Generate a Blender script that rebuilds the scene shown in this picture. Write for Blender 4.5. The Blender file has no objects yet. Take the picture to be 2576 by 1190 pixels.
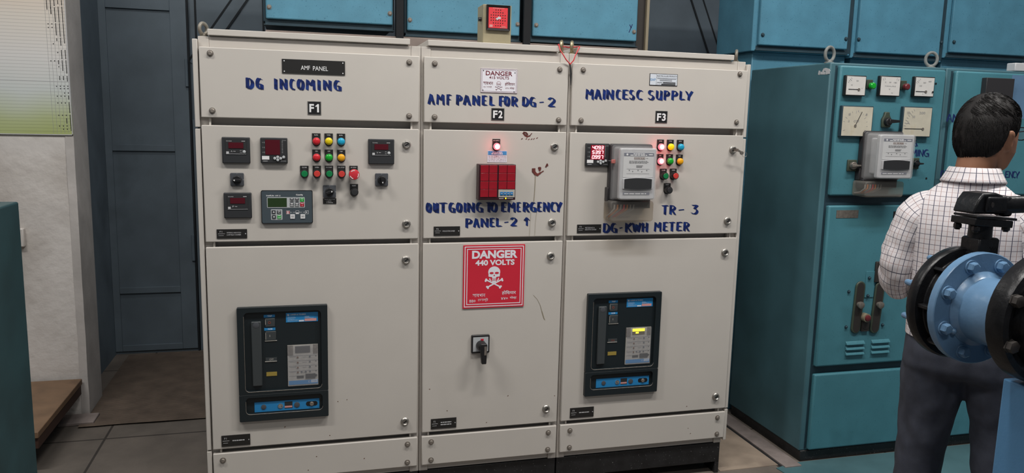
import bpy, bmesh, math, random
from math import sin, cos, pi, radians
from mathutils import Vector, Matrix, noise
random.seed(7)
SC = bpy.context.scene
COL = SC.collection

# ------------------------------------------------------------------ camera
W, H, FPX = 2576, 1190, 1960.0
CAM = Vector((0.3394, -3.0009, 1.5902))
YAW, PIT, ROL = radians(15.276), radians(8.5417), radians(1.3605)
FW = Vector((sin(YAW)*cos(PIT), cos(YAW)*cos(PIT), -sin(PIT)))
_r0 = Vector((cos(YAW), -sin(YAW), 0)); _u0 = _r0.cross(FW)
RT = _r0*cos(ROL) + _u0*sin(ROL)
UP = -_r0*sin(ROL) + _u0*cos(ROL)
cd = bpy.data.cameras.new('camera'); cam = bpy.data.objects.new('camera', cd); COL.objects.link(cam)
cd.sensor_width = 36; cd.lens = FPX/W*36; cd.clip_start = 0.02
M = Matrix((RT, UP, -FW)).transposed().to_4x4(); M.translation = CAM
cam.matrix_world = M
SC.camera = cam

# ------------------------------------------------------------------ light
SC.view_settings.view_transform = 'Standard'
SC.view_settings.look = 'None'
SC.view_settings.gamma = 1
SC.view_settings.use_curve_mapping = False
SC.view_settings.exposure = 0.0
wd = bpy.data.worlds.new('hall'); SC.world = wd; wd.use_nodes = True
wd.node_tree.nodes['Background'].inputs[0].default_value = (0.80, 0.88, 1.0, 1)
wd.node_tree.nodes['Background'].inputs[1].default_value = 0.13
def tube_light(x, y, z, watts, lx=1.2, ly=0.16, col=(1.0, 0.97, 0.93), rz=0):
    d = bpy.data.lights.new('tube_light', 'AREA'); d.shape = 'RECTANGLE'; d.size = lx; d.size_y = ly
    d.energy = watts; d.color = col
    o = bpy.data.objects.new('tube_light', d); COL.objects.link(o); o.location = (x, y, z); o.rotation_euler = (0, 0, rz)
    return o
tube_light(1.15, -1.35, 3.9, 62)
tube_light(3.1, -1.6, 3.9, 66)
tube_light(-1.3, -1.3, 3.9, 54)
tube_light(-.6, 1.0, 3.9, 17)
tube_light(1.0, -3.8, 3.9, 36)
tube_light(4.2, 0.2, 4.2, 12)

# ------------------------------------------------------------------ measuring: a pixel read off a known plane
def ray(px, py):
    return FW + RT*((px - W/2)/FPX) - UP*((py - H/2)/FPX)
def onY(px, py, y):
    d = ray(px, py); return CAM + d*((y - CAM.y)/d.y)
def F(px, py, t=0.0):
    p = onY(px, py, -t); return (p.x, p.z)
def RC(a, b, c, d, t=0.0):
    """rectangle on the cabinet front from its top-left and bottom-right corner: x0,x1,z0,z1"""
    p = F(a, b, t); q = F(c, d, t); return (p[0], q[0], q[1], p[1])

# ------------------------------------------------------------------ materials
def lin(h):
    h = h.lstrip('#'); c = [int(h[i:i+2], 16)/255 for i in (0, 2, 4)]
    return tuple((x/12.92 if x <= .04045 else ((x+.055)/1.055)**2.4) for x in c)
MATS = {}
def mat(name, col, rough=.5, metal=0, var=.0, scale=6, bump=0, speck=0, speckcol=(0, 0, 0), emit=0, emitcol=None, dirt=0, dirtcol=(.05, .04, .03), spec=.5, bscale=None):
    if isinstance(col, str): col = lin(col)
    if isinstance(dirtcol, str): dirtcol = lin(dirtcol)
    m = bpy.data.materials.new(name); m.use_nodes = True; nt = m.node_tree; N = nt.nodes; L = nt.links
    b = N['Principled BSDF']; b.inputs['Roughness'].default_value = rough; b.inputs['Metallic'].default_value = metal
    b.inputs['Base Color'].default_value = (*col, 1); b.inputs['Specular IOR Level'].default_value = spec
    tc = N.new('ShaderNodeTexCoord'); out = None
    def rgb(c):
        n = N.new('ShaderNodeRGB'); n.outputs[0].default_value = (*c, 1); return n.outputs[0]
    def noise_n(s, det=4):
        n = N.new('ShaderNodeTexNoise'); n.inputs['Scale'].default_value = s; n.inputs['Detail'].default_value = det
        L.new(tc.outputs['Object'], n.inputs['Vector']); return n.outputs['Fac']
    def ramp(src, a, bb, inv=False):
        n = N.new('ShaderNodeMapRange'); n.inputs[1].default_value = a; n.inputs[2].default_value = bb
        L.new(src, n.inputs[0]); return n.outputs[0]
    def mix(fac, a, bb):
        n = N.new('ShaderNodeMix'); n.data_type = 'RGBA'; L.new(fac, n.inputs[0]); L.new(a, n.inputs[6]); L.new(bb, n.inputs[7]); return n.outputs[2]
    if var or speck or dirt:
        out = rgb(col)
        if var:
            lo = tuple(max(0, c*(1-var)) for c in col); hi = tuple(c*(1+var) for c in col)
            out = mix(ramp(noise_n(scale), .3, .7), rgb(lo), rgb(hi))
        if dirt:
            f = ramp(noise_n(scale*.6, 8), .62 - dirt*.25, .95); out = mix(f, out, rgb(dirtcol))
        if speck:
            f = ramp(noise_n(170, 2), .72 - speck*.12, .76); out = mix(f, out, rgb(speckcol))
        L.new(out, b.inputs['Base Color'])
    if bump:
        n = N.new('ShaderNodeBump'); n.inputs['Strength'].default_value = bump; n.inputs['Distance'].default_value = .002
        L.new(noise_n(bscale or 120, 3), n.inputs['Height']); L.new(n.outputs[0], b.inputs['Normal'])
    if emit:
        b.inputs['Emission Color'].default_value = (*(emitcol or col), 1); b.inputs['Emission Strength'].default_value = emit
    MATS[name] = m; return m
def clear(name, tint=(1, 1, 1), solid=.12, rough=.12):
    m = bpy.data.materials.new(name); m.use_nodes = True; nt = m.node_tree; N = nt.nodes; L = nt.links
    b = N['Principled BSDF']; b.inputs['Base Color'].default_value = (*tint, 1); b.inputs['Roughness'].default_value = rough
    t = N.new('ShaderNodeBsdfTransparent'); t.inputs[0].default_value = (*tint, 1)
    x = N.new('ShaderNodeMixShader'); x.inputs[0].default_value = solid
    L.new(t.outputs[0], x.inputs[1]); L.new(b.outputs[0], x.inputs[2]); L.new(x.outputs[0], N['Material Output'].inputs[0])
    MATS[name] = m; return m
mat('cream_paint', (.560, .524, .478), .48, var=.03, scale=3.5, bump=.05, speck=.0, dirt=.06, dirtcol=(.45, .42, .38))
mat('cream_frame', (.53, .49, .445), .5, var=.04, scale=4)
mat('dark_gap', (.10, .085, .075), .8)
mat('base_black', (.012, .012, .013), .45, var=.4, scale=20, speck=.25, speckcol=(.3, .3, .3))
mat('black', (.012, .012, .013), .38)
mat('black_matt', (.02, .021, .023), .6)
mat('bezel', (.026, .028, .031), .5, bump=.1)
mat('bezel_grey', (.07, .075, .085), .5)
mat('breaker_black', (.009, .015, .018), .45, bump=.05)
mat('breaker_grey', (.045, .052, .055), .45)
mat('engraved', (.015, .014, .013), .45)
mat('white', (.82, .82, .82), .5)
mat('white_dim', (.55, .55, .56), .5)
mat('grey_ink', (.28, .28, .29), .6)
mat('black_ink', (.02, .02, .022), .6)
mat('brush_blue', (.006, .020, .125), .4, var=.75, scale=60, dirt=.15, dirtcol=(.01, .09, .32))
mat('brush_blue_dark', (.008, .02, .11), .5)
mat('paint_brown', (.13, .03, .025), .5, var=.6, scale=50)
mat('drip_brown', (.26, .22, .15), .5)
mat('steel', (.40, .38, .35), .38, metal=.85, var=.15, scale=60)
mat('steel_dull', (.26, .23, .20), .5, metal=.6, var=.25, scale=70)
mat('chrome', (.7, .7, .7), .2, metal=1)
mat('rust_steel', (.26, .24, .20), .55, metal=.5, var=.3, scale=40, dirt=.35, dirtcol=(.2, .1, .04))
mat('brass', (.38, .32, .20), .4, metal=.7, var=.25, scale=60)
mat('lens_red', (.62, .025, .035), .22); mat('lens_yellow', (.78, .60, .01), .22); mat('lens_blue', (.015, .36, .58), .22)
mat('lens_green', (.01, .36, .03), .22); mat('lens_amber', (.80, .38, .01), .22)
mat('cap_green', (.004, .20, .06), .4); mat('cap_red', (.60, .05, .04), .4); mat('stop_red', (.62, .035, .05), .35)
mat('lens_lit_red', (.8, .05, .06), .25, emit=1.6, emitcol=(1.0, .16, .20))
mat('lens_lit_core', (.9, .6, .6), .25, emit=2.2, emitcol=(1.0, .50, .54))
mat('lens_lit_yellow', (.85, .66, .01), .22, emit=.25, emitcol=(1, .75, 0))
mat('led_window', (.085, .006, .012), .25); mat('led_window_dark', (.06, .006, .010), .25)
mat('led_window_lit', (.16, .008, .02), .3, emit=.12, emitcol=(1, .02, .05))
mat('led_digit', (1, .6, .6), .3, emit=2.2, emitcol=(1.0, .36, .42))
mat('lcd_green', (.022, .048, .014), .3)
mat('lcd_yellow', (.9, .7, .02), .3, emit=2.2, emitcol=(1, .78, .02)); mat('lcd_olive', (.12, .09, .012), .3)
mat('lcd_off', (.055, .055, .06), .3)
mat('controller_grey', (.058, .078, .092), .45)
mat('key_silver', (.48, .50, .51), .4); mat('key_dark', (.05, .055, .06), .4); mat('key_green', (.01, .33, .03), .4); mat('key_red', (.42, .01, .025), .4)
mat('key_white', (.72, .72, .72), .4); mat('key_blue', (.01, .16, .42), .35)
mat('sign_red', (.62, .022, .045), .4, var=.04); mat('sign_white', (.80, .79, .84), .45); mat('sign_darkred', (.16, .008, .02), .5)
mat('tile_red', (.30, .008, .018), .3, var=.12, scale=30); mat('tile_seam', (.035, .006, .01), .4)
mat('label_blue', (.02, .22, .50), .4); mat('sticker_blue', (.06, .30, .62), .45); mat('sticker_white', (.66, .70, .76), .5)
mat('trip_grey', (.42, .40, .36), .5, var=.08, scale=60); mat('knob_brown', (.13, .05, .02), .45); mat('knob_grey', (.10, .11, .13), .4)
mat('label_pink', (.65, .30, .28), .5); mat('yellow_flag', (.33, .24, .05), .45); mat('red_dull', (.25, .06, .04), .5)
mat('meter_body', (.46, .46, .47), .45, var=.05, scale=40); mat('meter_plate', (.60, .60, .60), .5)
mat('meter_navy', (.06, .07, .12), .5); mat('meter_dark', (.03, .028, .03), .45, bump=.1)
clear('clear_cover', (.95, .95, .95), .16, .25); clear('smoky_cover', (.80, .76, .70), .13, .25); clear('clear_lid', (.92, .92, .93), .07, .1)
mat('wire_red', (.62, .03, .04), .45); mat('wire_orange', (.6, .20, .03), .45); mat('wire_grey', (.3, .3, .3), .5); mat('tag_pink', (.55, .17, .15), .5)
mat('steel_blue', (.088, .258, .362), .45, var=.10, scale=9, bump=.12, speck=.55, speckcol=(.02, .11, .17), bscale=90)
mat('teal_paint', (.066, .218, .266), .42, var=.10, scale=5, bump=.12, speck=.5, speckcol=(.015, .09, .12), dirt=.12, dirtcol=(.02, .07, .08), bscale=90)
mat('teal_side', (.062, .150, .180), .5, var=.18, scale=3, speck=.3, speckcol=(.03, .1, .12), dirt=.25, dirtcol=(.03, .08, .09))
mat('blue_dark', (.018, .045, .062), .55, var=.2, scale=8)
mat('gate_grey', (.130, .168, .200), .6, var=.14, scale=4, bump=.15, dirt=.15, dirtcol=(.03, .04, .05))
mat('gate_seam', (.012, .016, .02), .8)
mat('void_dark', (.008, .009, .011), .9)
mat('beam_beige', (.24, .19, .165), .7, var=.15, scale=12)
mat('hooter_olive', (.31, .27, .17), .5, var=.08, scale=20, speck=.3, speckcol=(.12, .1, .06)); mat('hooter_red', (.72, .05, .06), .4)
mat('gauge_white', (.66, .64, .61), .4, var=.05, scale=25); mat('gauge_cream', (.56, .52, .42), .4, var=.06, scale=25, dirt=.1, dirtcol=(.45, .33, .15))
mat('switch_olive', (.05, .065, .045), .5)
mat('lens_maroon', (.14, .02, .025), .4)
mat('skin', (.30, .145, .085), .5, var=.06, scale=25, spec=.35); mat('hair', (.008, .0065, .006), .6, var=.4, scale=90, bump=.3, bscale=300, spec=.3)
mat('trouser', (.042, .047, .066), .8, var=.15, scale=30, bump=.25, bscale=500); mat('shoe', (.02, .015, .012), .4); mat('belt', (.015, .012, .01), .45)
mat('spectacle_frame', (.015, .012, .02), .3)
mat('valve_black', (.008, .008, .009), .33, bump=.5, bscale=70, var=.3, scale=30, spec=.3); mat('pipe_blue', (.115, .215, .345), .28, bump=.35, bscale=60, var=.08, scale=14)
mat('pedestal_blue', (.075, .20, .36), .42, bump=.2, var=.1, scale=5)
mat('plywood', (.20, .122, .070), .65, var=.2, scale=8, dirt=.25, dirtcol=(.09, .05, .03)); mat('ply_edge', (.05, .022, .014), .7)
mat('rubber', (.025, .022, .02), .7); mat('dark_iron', (.03, .025, .022), .6)
mat('mat_brown', (.130, .096, .072), .9, var=.25, scale=9, bump=.5, bscale=160)
mat('switch_white', (.62, .58, .54), .4); mat('switch_rocker', (.68, .65, .62), .35)
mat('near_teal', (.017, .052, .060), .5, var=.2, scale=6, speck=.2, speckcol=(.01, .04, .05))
mat('floor_teal', (.070, .150, .168), .5, var=.15, scale=5, dirt=.2, dirtcol=(.02, .07, .09))
mat('floor_beige', (.33, .26, .20), .7, var=.2, scale=7, bump=.3, dirt=.2, dirtcol=(.15, .11, .09), bscale=60)
mat('kerb_grey', (.24, .20, .185), .7, var=.2, scale=12, bump=.3)
mat('ring_grey', (.20, .21, .20), .6, var=.2, scale=40)
mat('pillar_grey', (.54, .51, .485), .85, var=.14, scale=5, bump=.6, dirt=.25, dirtcol=(.27, .25, .23), bscale=40)

# ------------------------------------------------------------------ mesh builder
def centre(pts):
    lo = [min(p[i] for p in pts) for i in range(3)]; hi = [max(p[i] for p in pts) for i in range(3)]
    return Vector([(a+b)/2 for a, b in zip(lo, hi)])
TXT = {}
def text_mesh(s, bold=0.0, font=None):
    k = (s, bold)
    if k not in TXT:
        cu = bpy.data.curves.new('t', 'FONT'); cu.body = s; cu.size = 1; cu.offset = bold; cu.resolution_u = 4; cu.fill_mode = 'FRONT'
        o = bpy.data.objects.new('t', cu); COL.objects.link(o)
        me = bpy.data.meshes.new_from_object(o.evaluated_get(bpy.context.evaluated_depsgraph_get()))
        v = [(p.co.x, p.co.y) for p in me.vertices]; f = [tuple(p.vertices) for p in me.polygons]
        bpy.data.objects.remove(o); bpy.data.curves.remove(cu); bpy.data.meshes.remove(me)
        if v:
            x0 = min(a for a, b in v); x1 = max(a for a, b in v); z0 = min(b for a, b in v); z1 = max(b for a, b in v)
            v = [((a-x0)/max(x1-x0, 1e-6), (b-z0)/max(z1-z0, 1e-6)) for a, b in v]
            par = list(range(len(v)))
            def find(i):
                while par[i] != i: par[i] = par[par[i]]; i = par[i]
                return i
            for q in f:
                for i in q[1:]: par[find(i)] = find(q[0])
            ids = {}; v = [(a, b, ids.setdefault(find(i), len(ids)) % 3) for i, (a, b) in enumerate(v)]
            TXT[k] = (v, f, (x1-x0)/max(z1-z0, 1e-6))
        else: TXT[k] = ([], [], 1)
    return TXT[k]
SEG7 = {'0': 'abcdef', '1': 'bc', '2': 'abged', '3': 'abgcd', '4': 'fgbc', '5': 'afgcd', '6': 'afgedc', '7': 'abc', '8': 'abcdefg', '9': 'abcdfg'}
def seven(m, s, r, y, mi=0, slant=.12):
    digs = [c for c in s if c != '.']; w = (r[1]-r[0])/len(digs); h = r[3]-r[2]; i = 0
    for c in s:
        if c == '.':
            x = r[0]+w*i-.10*w; m.box(x-.06*w, x+.06*w, y, y+.0005, r[2], r[2]+.12*h, mi); continue
        x0 = r[0]+w*i+.12*w; x1 = x0+.66*w; P = {'a': ((x0, 1), (x1, 1)), 'b': ((x1, 1), (x1, .5)), 'c': ((x1, .5), (x1, 0)), 'd': ((x0, 0), (x1, 0)), 'e': ((x0, .5), (x0, 0)), 'f': ((x0, 1), (x0, .5)), 'g': ((x0, .5), (x1, .5))}
        for k, q in enumerate(SEG7[c]):
            (ax_, az_), (bx_, bz_) = P[q]; f = lambda x, z: (x+slant*h*(z-.5), r[2]+h*(.07+.86*z)); m.flat(stroke(f(ax_, az_), f(bx_, bz_), .2*w), y-.00004*k, mi, .0005)
        i += 1
class MB:
    XF = None
    def __init__(s): s.v = []; s.f = []; s.m = []; s.xf = MB.XF
    def border(s, r, t, y, mi=0, th=.0004):
        x0, x1, z0, z1 = r
        for q in ((x0, x1, z1-t, z1), (x0, x1, z0, z0+t), (x0, x0+t, z0+t, z1-t), (x1-t, x1, z0+t, z1-t)): s.rect(q, y, mi, th)
    def add(s, vs, fs, mi=0):
        n = len(s.v)
        if s.xf: vs = [s.xf(*p) for p in vs]
        s.v += [tuple(p) for p in vs]; s.f += [tuple(i+n for i in f) for f in fs]; s.m += [mi]*len(fs); return s
    def box(s, x0, x1, y0, y1, z0, z1, mi=0):
        v = [(x, y, z) for x in (x0, x1) for y in (y0, y1) for z in (z0, z1)]
        return s.add(v, [(0, 1, 3, 2), (4, 6, 7, 5), (0, 4, 5, 1), (2, 3, 7, 6), (0, 2, 6, 4), (1, 5, 7, 3)], mi)
    def prism(s, poly, y0, y1, mi=0):
        """polygon in x,z swept from y0 (front) to y1"""
        n = len(poly); v = [(x, y0, z) for x, z in poly] + [(x, y1, z) for x, z in poly]
        return s.add(v, [tuple(range(n)), tuple(range(2*n-1, n-1, -1))] + [(i, i+n, (i+1) % n+n, (i+1) % n) for i in range(n)], mi)
    def flat(s, poly, y, mi=0, th=.0006):
        return s.prism(poly, y, y+th, mi)
    def rect(s, r, y, mi=0, th=.0006):
        x0, x1, z0, z1 = r; return s.box(x0, x1, y, y+th, z0, z1, mi)
    def lathe(s, c, ax, prof, n=20, mi=0, caps=True):
        """profile of (distance along axis, radius)"""
        c = Vector(c); ax = Vector(ax).normalized(); a = ax.orthogonal().normalized(); b = ax.cross(a); v = []
        for d, r in prof:
            for k in range(n): t = 2*pi*(k+.5)/n; v.append(c+ax*d+(a*cos(t)+b*sin(t))*r)
        fs = [(j*n+k, j*n+(k+1) % n, (j+1)*n+(k+1) % n, (j+1)*n+k) for j in range(len(prof)-1) for k in range(n)]
        if caps: fs += [tuple(range(n-1, -1, -1)), tuple((len(prof)-1)*n+k for k in range(n))]
        return s.add(v, fs, mi)
    def cyl(s, c, ax, r, h, n=20, mi=0): return s.lathe(c, ax, [(0, r), (h, r)], n, mi)
    def tube(s, pts, r, n=8, mi=0, closed=False):
        pts = [Vector(p) for p in pts]; m = len(pts); v = []; prev = None
        for i, p in enumerate(pts):
            t = (pts[(i+1) % m]-pts[i-1]) if closed else (pts[min(i+1, m-1)]-pts[max(i-1, 0)])
            t.normalize()
            a = prev - t*prev.dot(t) if prev else t.orthogonal()
            a.normalize(); prev = a; b = t.cross(a); rr = r[i] if isinstance(r, (list, tuple)) else r
            for k in range(n): q = 2*pi*k/n; v.append(p+(a*cos(q)+b*sin(q))*rr)
        e = m if closed else m-1
        fs = [(j*n+k, j*n+(k+1) % n, ((j+1) % m)*n+(k+1) % n, ((j+1) % m)*n+k) for j in range(e) for k in range(n)]
        if not closed: fs += [tuple(range(n-1, -1, -1)), tuple((m-1)*n+k for k in range(n))]
        return s.add(v, fs, mi)
    def rings(s, rings, mi=0, caps=True):
        n = len(rings[0]); v = [p for r in rings for p in r]
        fs = [(j*n+k, j*n+(k+1) % n, (j+1)*n+(k+1) % n, (j+1)*n+k) for j in range(len(rings)-1) for k in range(n)]
        if caps: fs += [tuple(range(n-1, -1, -1)), tuple((len(rings)-1)*n+k for k in range(n))]
        return s.add(v, fs, mi)
    def ball(s, c, rx, ry, rz, n=14, m=9, mi=0):
        v = [(c[0]+rx*sin(pi*i/m)*cos(2*pi*k/n), c[1]+ry*sin(pi*i/m)*sin(2*pi*k/n), c[2]+rz*cos(pi*i/m)) for i in range(1, m) for k in range(n)]
        v += [(c[0], c[1], c[2]+rz), (c[0], c[1], c[2]-rz)]; a = len(v)-2
        fs = [(i*n+k, i*n+(k+1) % n, (i+1)*n+(k+1) % n, (i+1)*n+k) for i in range(m-2) for k in range(n)]
        fs += [(a, (k+1) % n, k) for k in range(n)] + [(a+1, (m-2)*n+k, (m-2)*n+(k+1) % n) for k in range(n)]
        return s.add(v, fs, mi)
    def text(s, t, r, y, mi=0, bold=.0, vert=False):
        v, f, _ = text_mesh(t, bold); x0, x1, z0, z1 = r
        return s.add([(x0+a*(x1-x0), y-.00004*k, z0+b*(z1-z0)) for a, b, k in v], f, mi)
    def bars(s, r, y, mi=0, seed=1, th=.0003):
        """print too small to read in the photo: a row of word-long bars"""
        rn = random.Random(seed); x = r[0]; w = r[1]-r[0]
        while x < r[1]-.04*w: e = min(x+w*rn.uniform(.10, .30), r[1]); s.box(x, e, y, y+th, r[2], r[3], mi); x = e+.035*w
        return s
    def ctext(s, t, cx, cz, h, y, mi=0, bold=.0, squeeze=1.0):
        w = text_mesh(t, bold)[2]*h*squeeze; return s.text(t, (cx-w/2, cx+w/2, cz-h/2, cz+h/2), y, mi, bold)
    def build(s, name, mats, parent=None, bevel=0, seg=2, smooth=35, label=None, mods=()):
        c = centre(s.v); me = bpy.data.meshes.new(name)
        me.from_pydata([(p[0]-c.x, p[1]-c.y, p[2]-c.z) for p in s.v], [], s.f)
        mats = [mats] if isinstance(mats, str) else mats
        for m in mats: me.materials.append(MATS[m])
        me.polygons.foreach_set('material_index', s.m)
        bm = bmesh.new(); bm.from_mesh(me); bmesh.ops.recalc_face_normals(bm, faces=bm.faces); bm.to_mesh(me); bm.free()
        if smooth:
            me.polygons.foreach_set('use_smooth', [True]*len(me.polygons)); me.set_sharp_from_angle(angle=radians(smooth))
        me.update()
        o = bpy.data.objects.new(name, me); COL.objects.link(o)
        place(o, c, parent)
        if bevel:
            b = o.modifiers.new('bevel', 'BEVEL'); b.width = bevel; b.segments = seg; b.limit_method = 'ANGLE'; b.angle_limit = radians(50); b.harden_normals = False
        if label: o['label'] = label
        return o
WLOC = {}
def place(o, w, parent):
    WLOC[o.name] = Vector(w)
    o.location = Vector(w) - (WLOC[parent.name] if parent else Vector((0, 0, 0)))
    if parent: o.parent = parent
def thing(name, loc, label, cat, group=None):
    o = bpy.data.objects.new(name, None); COL.objects.link(o); o.empty_display_size = .05; place(o, loc, None)
    return tag(o, label, cat, group)
def tag(o, label, cat, group=None):
    o['label'] = label; o['category'] = cat
    if group: o['group'] = group
    return o
def struct(o): o['kind'] = 'structure'; return o
def box(x0, x1, y0, y1, z0, z1): return MB().box(x0, x1, y0, y1, z0, z1)
def rrect(x0, x1, z0, z1, r, n=5):
    p = []
    for cx, cz, a in ((x1-r, z1-r, 0), (x0+r, z1-r, 90), (x0+r, z0+r, 180), (x1-r, z0+r, 270)):
        for k in range(n+1): t = radians(a+90*k/n); p.append((cx+r*cos(t), cz+r*sin(t)))
    return p
def inset(r, a, b=None): b = a if b is None else b; return (r[0]+a, r[1]-a, r[2]+b, r[3]-b)
def sub(r, u0, v0, u1, v1):
    """fractional sub-rectangle, v measured from the top"""
    w = r[1]-r[0]; h = r[3]-r[2]; return (r[0]+u0*w, r[0]+u1*w, r[3]-v1*h, r[3]-v0*h)
def disc(cx, cz, rx, rz=None, n=20): rz = rz or rx; return [(cx+rx*cos(2*pi*k/n), cz+rz*sin(2*pi*k/n)) for k in range(n)]
def stroke(p, q, w):
    dx, dz = q[0]-p[0], q[1]-p[1]; l = math.hypot(dx, dz) or 1; nx, nz = -dz/l*w/2, dx/l*w/2
    return [(p[0]+nx, p[1]+nz), (q[0]+nx, q[1]+nz), (q[0]-nx, q[1]-nz), (p[0]-nx, p[1]-nz)]

# ------------------------------------------------------------------ brush lettering
def arc(cx, cz, rx, rz, a, b, n=14): return [(cx+rx*cos(radians(a+(b-a)*i/n)), cz+rz*sin(radians(a+(b-a)*i/n))) for i in range(n+1)]
GL = {
 'A': [[(.0, 0), (.42, 1)], [(.45, 1), (1, -.06)], [(.22, .36), (.75, .34)]],
 'C': [arc(.58, .5, .58, .5, 50, 305)], 'D': [[(.05, .02), (.05, .98)], [(.0, .97)]+arc(.2, .5, .8, .5, 80, -80)+[(.05, .04)]],
 'E': [[(.08, .0), (.08, 1)], [(.08, .97), (.95, 1)], [(.08, .52), (.75, .54)], [(.08, .03), (1, .06)]],
 'F': [[(.1, -.05), (.1, 1)], [(.05, .96), (1, 1)], [(.1, .52), (.8, .54)]],
 'G': [arc(.55, .5, .55, .5, 55, 290), [(.98, .42), (.98, -.02)], [(.55, .42), (1, .44)]],
 'H': [[(.08, -.02), (.08, 1)], [(.95, -.05), (.95, 1)], [(.08, .5), (.95, .52)]],
 'I': [[(.5, -.03), (.5, 1)]], 'K': [[(.08, -.03), (.08, 1)], [(.95, 1), (.15, .48)], [(.3, .55), (1, -.04)]],
 'L': [[(.1, .0), (.1, 1)], [(.1, .03), (1, .08)]],
 'M': [[(.0, -.02), (.06, 1)], [(.12, .98), (.5, .42)], [(.5, .42), (.88, .98)], [(.94, 1), (1, -.06)]],
 'N': [[(.05, .0), (.05, 1)], [(.06, 1), (.95, .02)], [(.96, -.04), (.96, 1)]],
 'O': [arc(.5, .5, .5, .5, 90, 450, 24)], 'P': [[(.08, -.03), (.08, 1)], [(.05, .97)]+arc(.35, .72, .6, .27, 85, -85)+[(.1, .45)]],
 'R': [[(.08, -.02), (.08, 1)], [(.05, .97)]+arc(.35, .74, .55, .25, 85, -85)+[(.1, .48)], [(.4, .48), (1, -.05)]],
 'S': [arc(.5, .74, .45, .25, 40, 230, 10)+arc(.48, .25, .48, .25, 60, -160, 12)],
 'T': [[(.0, .96), (1, 1)], [(.5, .98), (.52, -.03)]], 'U': [[(.06, 1), (.06, .3)]+arc(.5, .3, .44, .3, 180, 360, 10)+[(.94, 1)], [(.94, 1), (.96, -.04)]],
 'W': [[(.0, 1), (.25, 0)], [(.25, .02), (.5, .85)], [(.5, .85), (.75, 0)], [(.75, .02), (1, 1)]],
 'Y': [[(.0, 1), (.5, .42)], [(1, 1), (.5, .36), (.45, -.03)]],
 '2': [arc(.48, .72, .45, .28, 165, -25, 10)+[(.1, .04)], [(.05, .04), (1, .06)]],
 '3': [[(.1, .98), (.95, 1), (.45, .6)], arc(.45, .3, .5, .3, 95, -150, 12)],
 '-': [[(.0, .42), (1, .58)]], '.': [[(.4, .02), (.5, .1)]],
 '^': [[(.5, 0), (.5, .9)], [(.5, 1), (.02, .62)], [(.5, 1), (.98, .66)]],
}
def brush(mb, ch, x0, x1, z0, z1, y, mi=0, wt=.30):
    h = z1-z0; nx, nz = min(wt*h, (x1-x0)*(.29 if ch in 'MW' else .36 if ch in 'AN' else .46) if ch != 'I' else 9), -.13*h
    if ch == '-': nx, nz = .18*h, -.30*h
    if ch == '^': nx = .24*h
    a0, a1 = x0+nx/2, x1-nx/2; b0, b1 = z0+abs(nz)/2, z1-abs(nz)/2
    if a1 < a0: a0 = a1 = (x0+x1)/2
    if ch == '-': b0, b1 = z0, z1
    i = 0
    for st in GL[ch]:
        pts = [(a0+u*(a1-a0), b0+v*(b1-b0)) for u, v in st]
        for (px, pz), (qx, qz) in zip(pts, pts[1:]):
            for (ux, uz) in ((nx/2, nz/2), (.022*h, .035*h)):
                a = [(px-ux, pz-uz), (px+ux, pz+uz), (qx+ux, qz+uz), (qx-ux, qz-uz)]
                ar = sum(a[i][0]*a[(i+1) % 4][1]-a[(i+1) % 4][0]*a[i][1] for i in range(4))
                if abs(ar) > 1e-9: i += 1; mb.add([(x, y-i*.00002, z) for x, z in a], [(0, 1, 2, 3)], mi)
def lettering(parent, name, spec, y, px=F, m='brush_blue', label=None, wt=.30, scale=None):
    """spec: list of (char, left, right, top, bottom) in photo pixels on that front"""
    words = []
    for q in spec:
        if words and q[1]-words[-1][-1][2] < .42*(q[4]-q[3] if q[0] != '-' else 24) and q[0] != '^' and abs(q[3]-words[-1][-1][3]) < 12: words[-1].append(q)
        else: words.append([q])
    for w in words:
        mb = MB()
        for ch, l, r, t, b in w:
            p = px(l, t, .001); q = px(r, b, .001); brush(mb, ch, p[0], q[0], q[1], p[1], y, wt=wt)
        s = ''.join(q[0] for q in w); mb.build(name, m, parent, smooth=0, label='blue brush painted ' + ('up arrow' if s == '^' else 'dash' if s == '-' else 'figure ' + s if s.isdigit() else 'lettering ' + s))
def zline(chars, ox, oy, sc, t0, t1, b0, b1):
    """letters measured in an enlarged crop: chars [(ch,l,r)], tops and bottoms running linearly"""
    l0 = chars[0][1]; r1 = chars[-1][2]; out = []
    for ch, l, r in chars:
        k = ((l+r)/2-l0)/(r1-l0); t = t0+(t1-t0)*k; b = b0+(b1-b0)*k
        if ch == '-': t, b = t+(b-t)*.34, b-(b-t)*.32
        out.append((ch, ox+l/sc, ox+r/sc, oy+t/sc, oy+b/sc))
    return out

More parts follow.
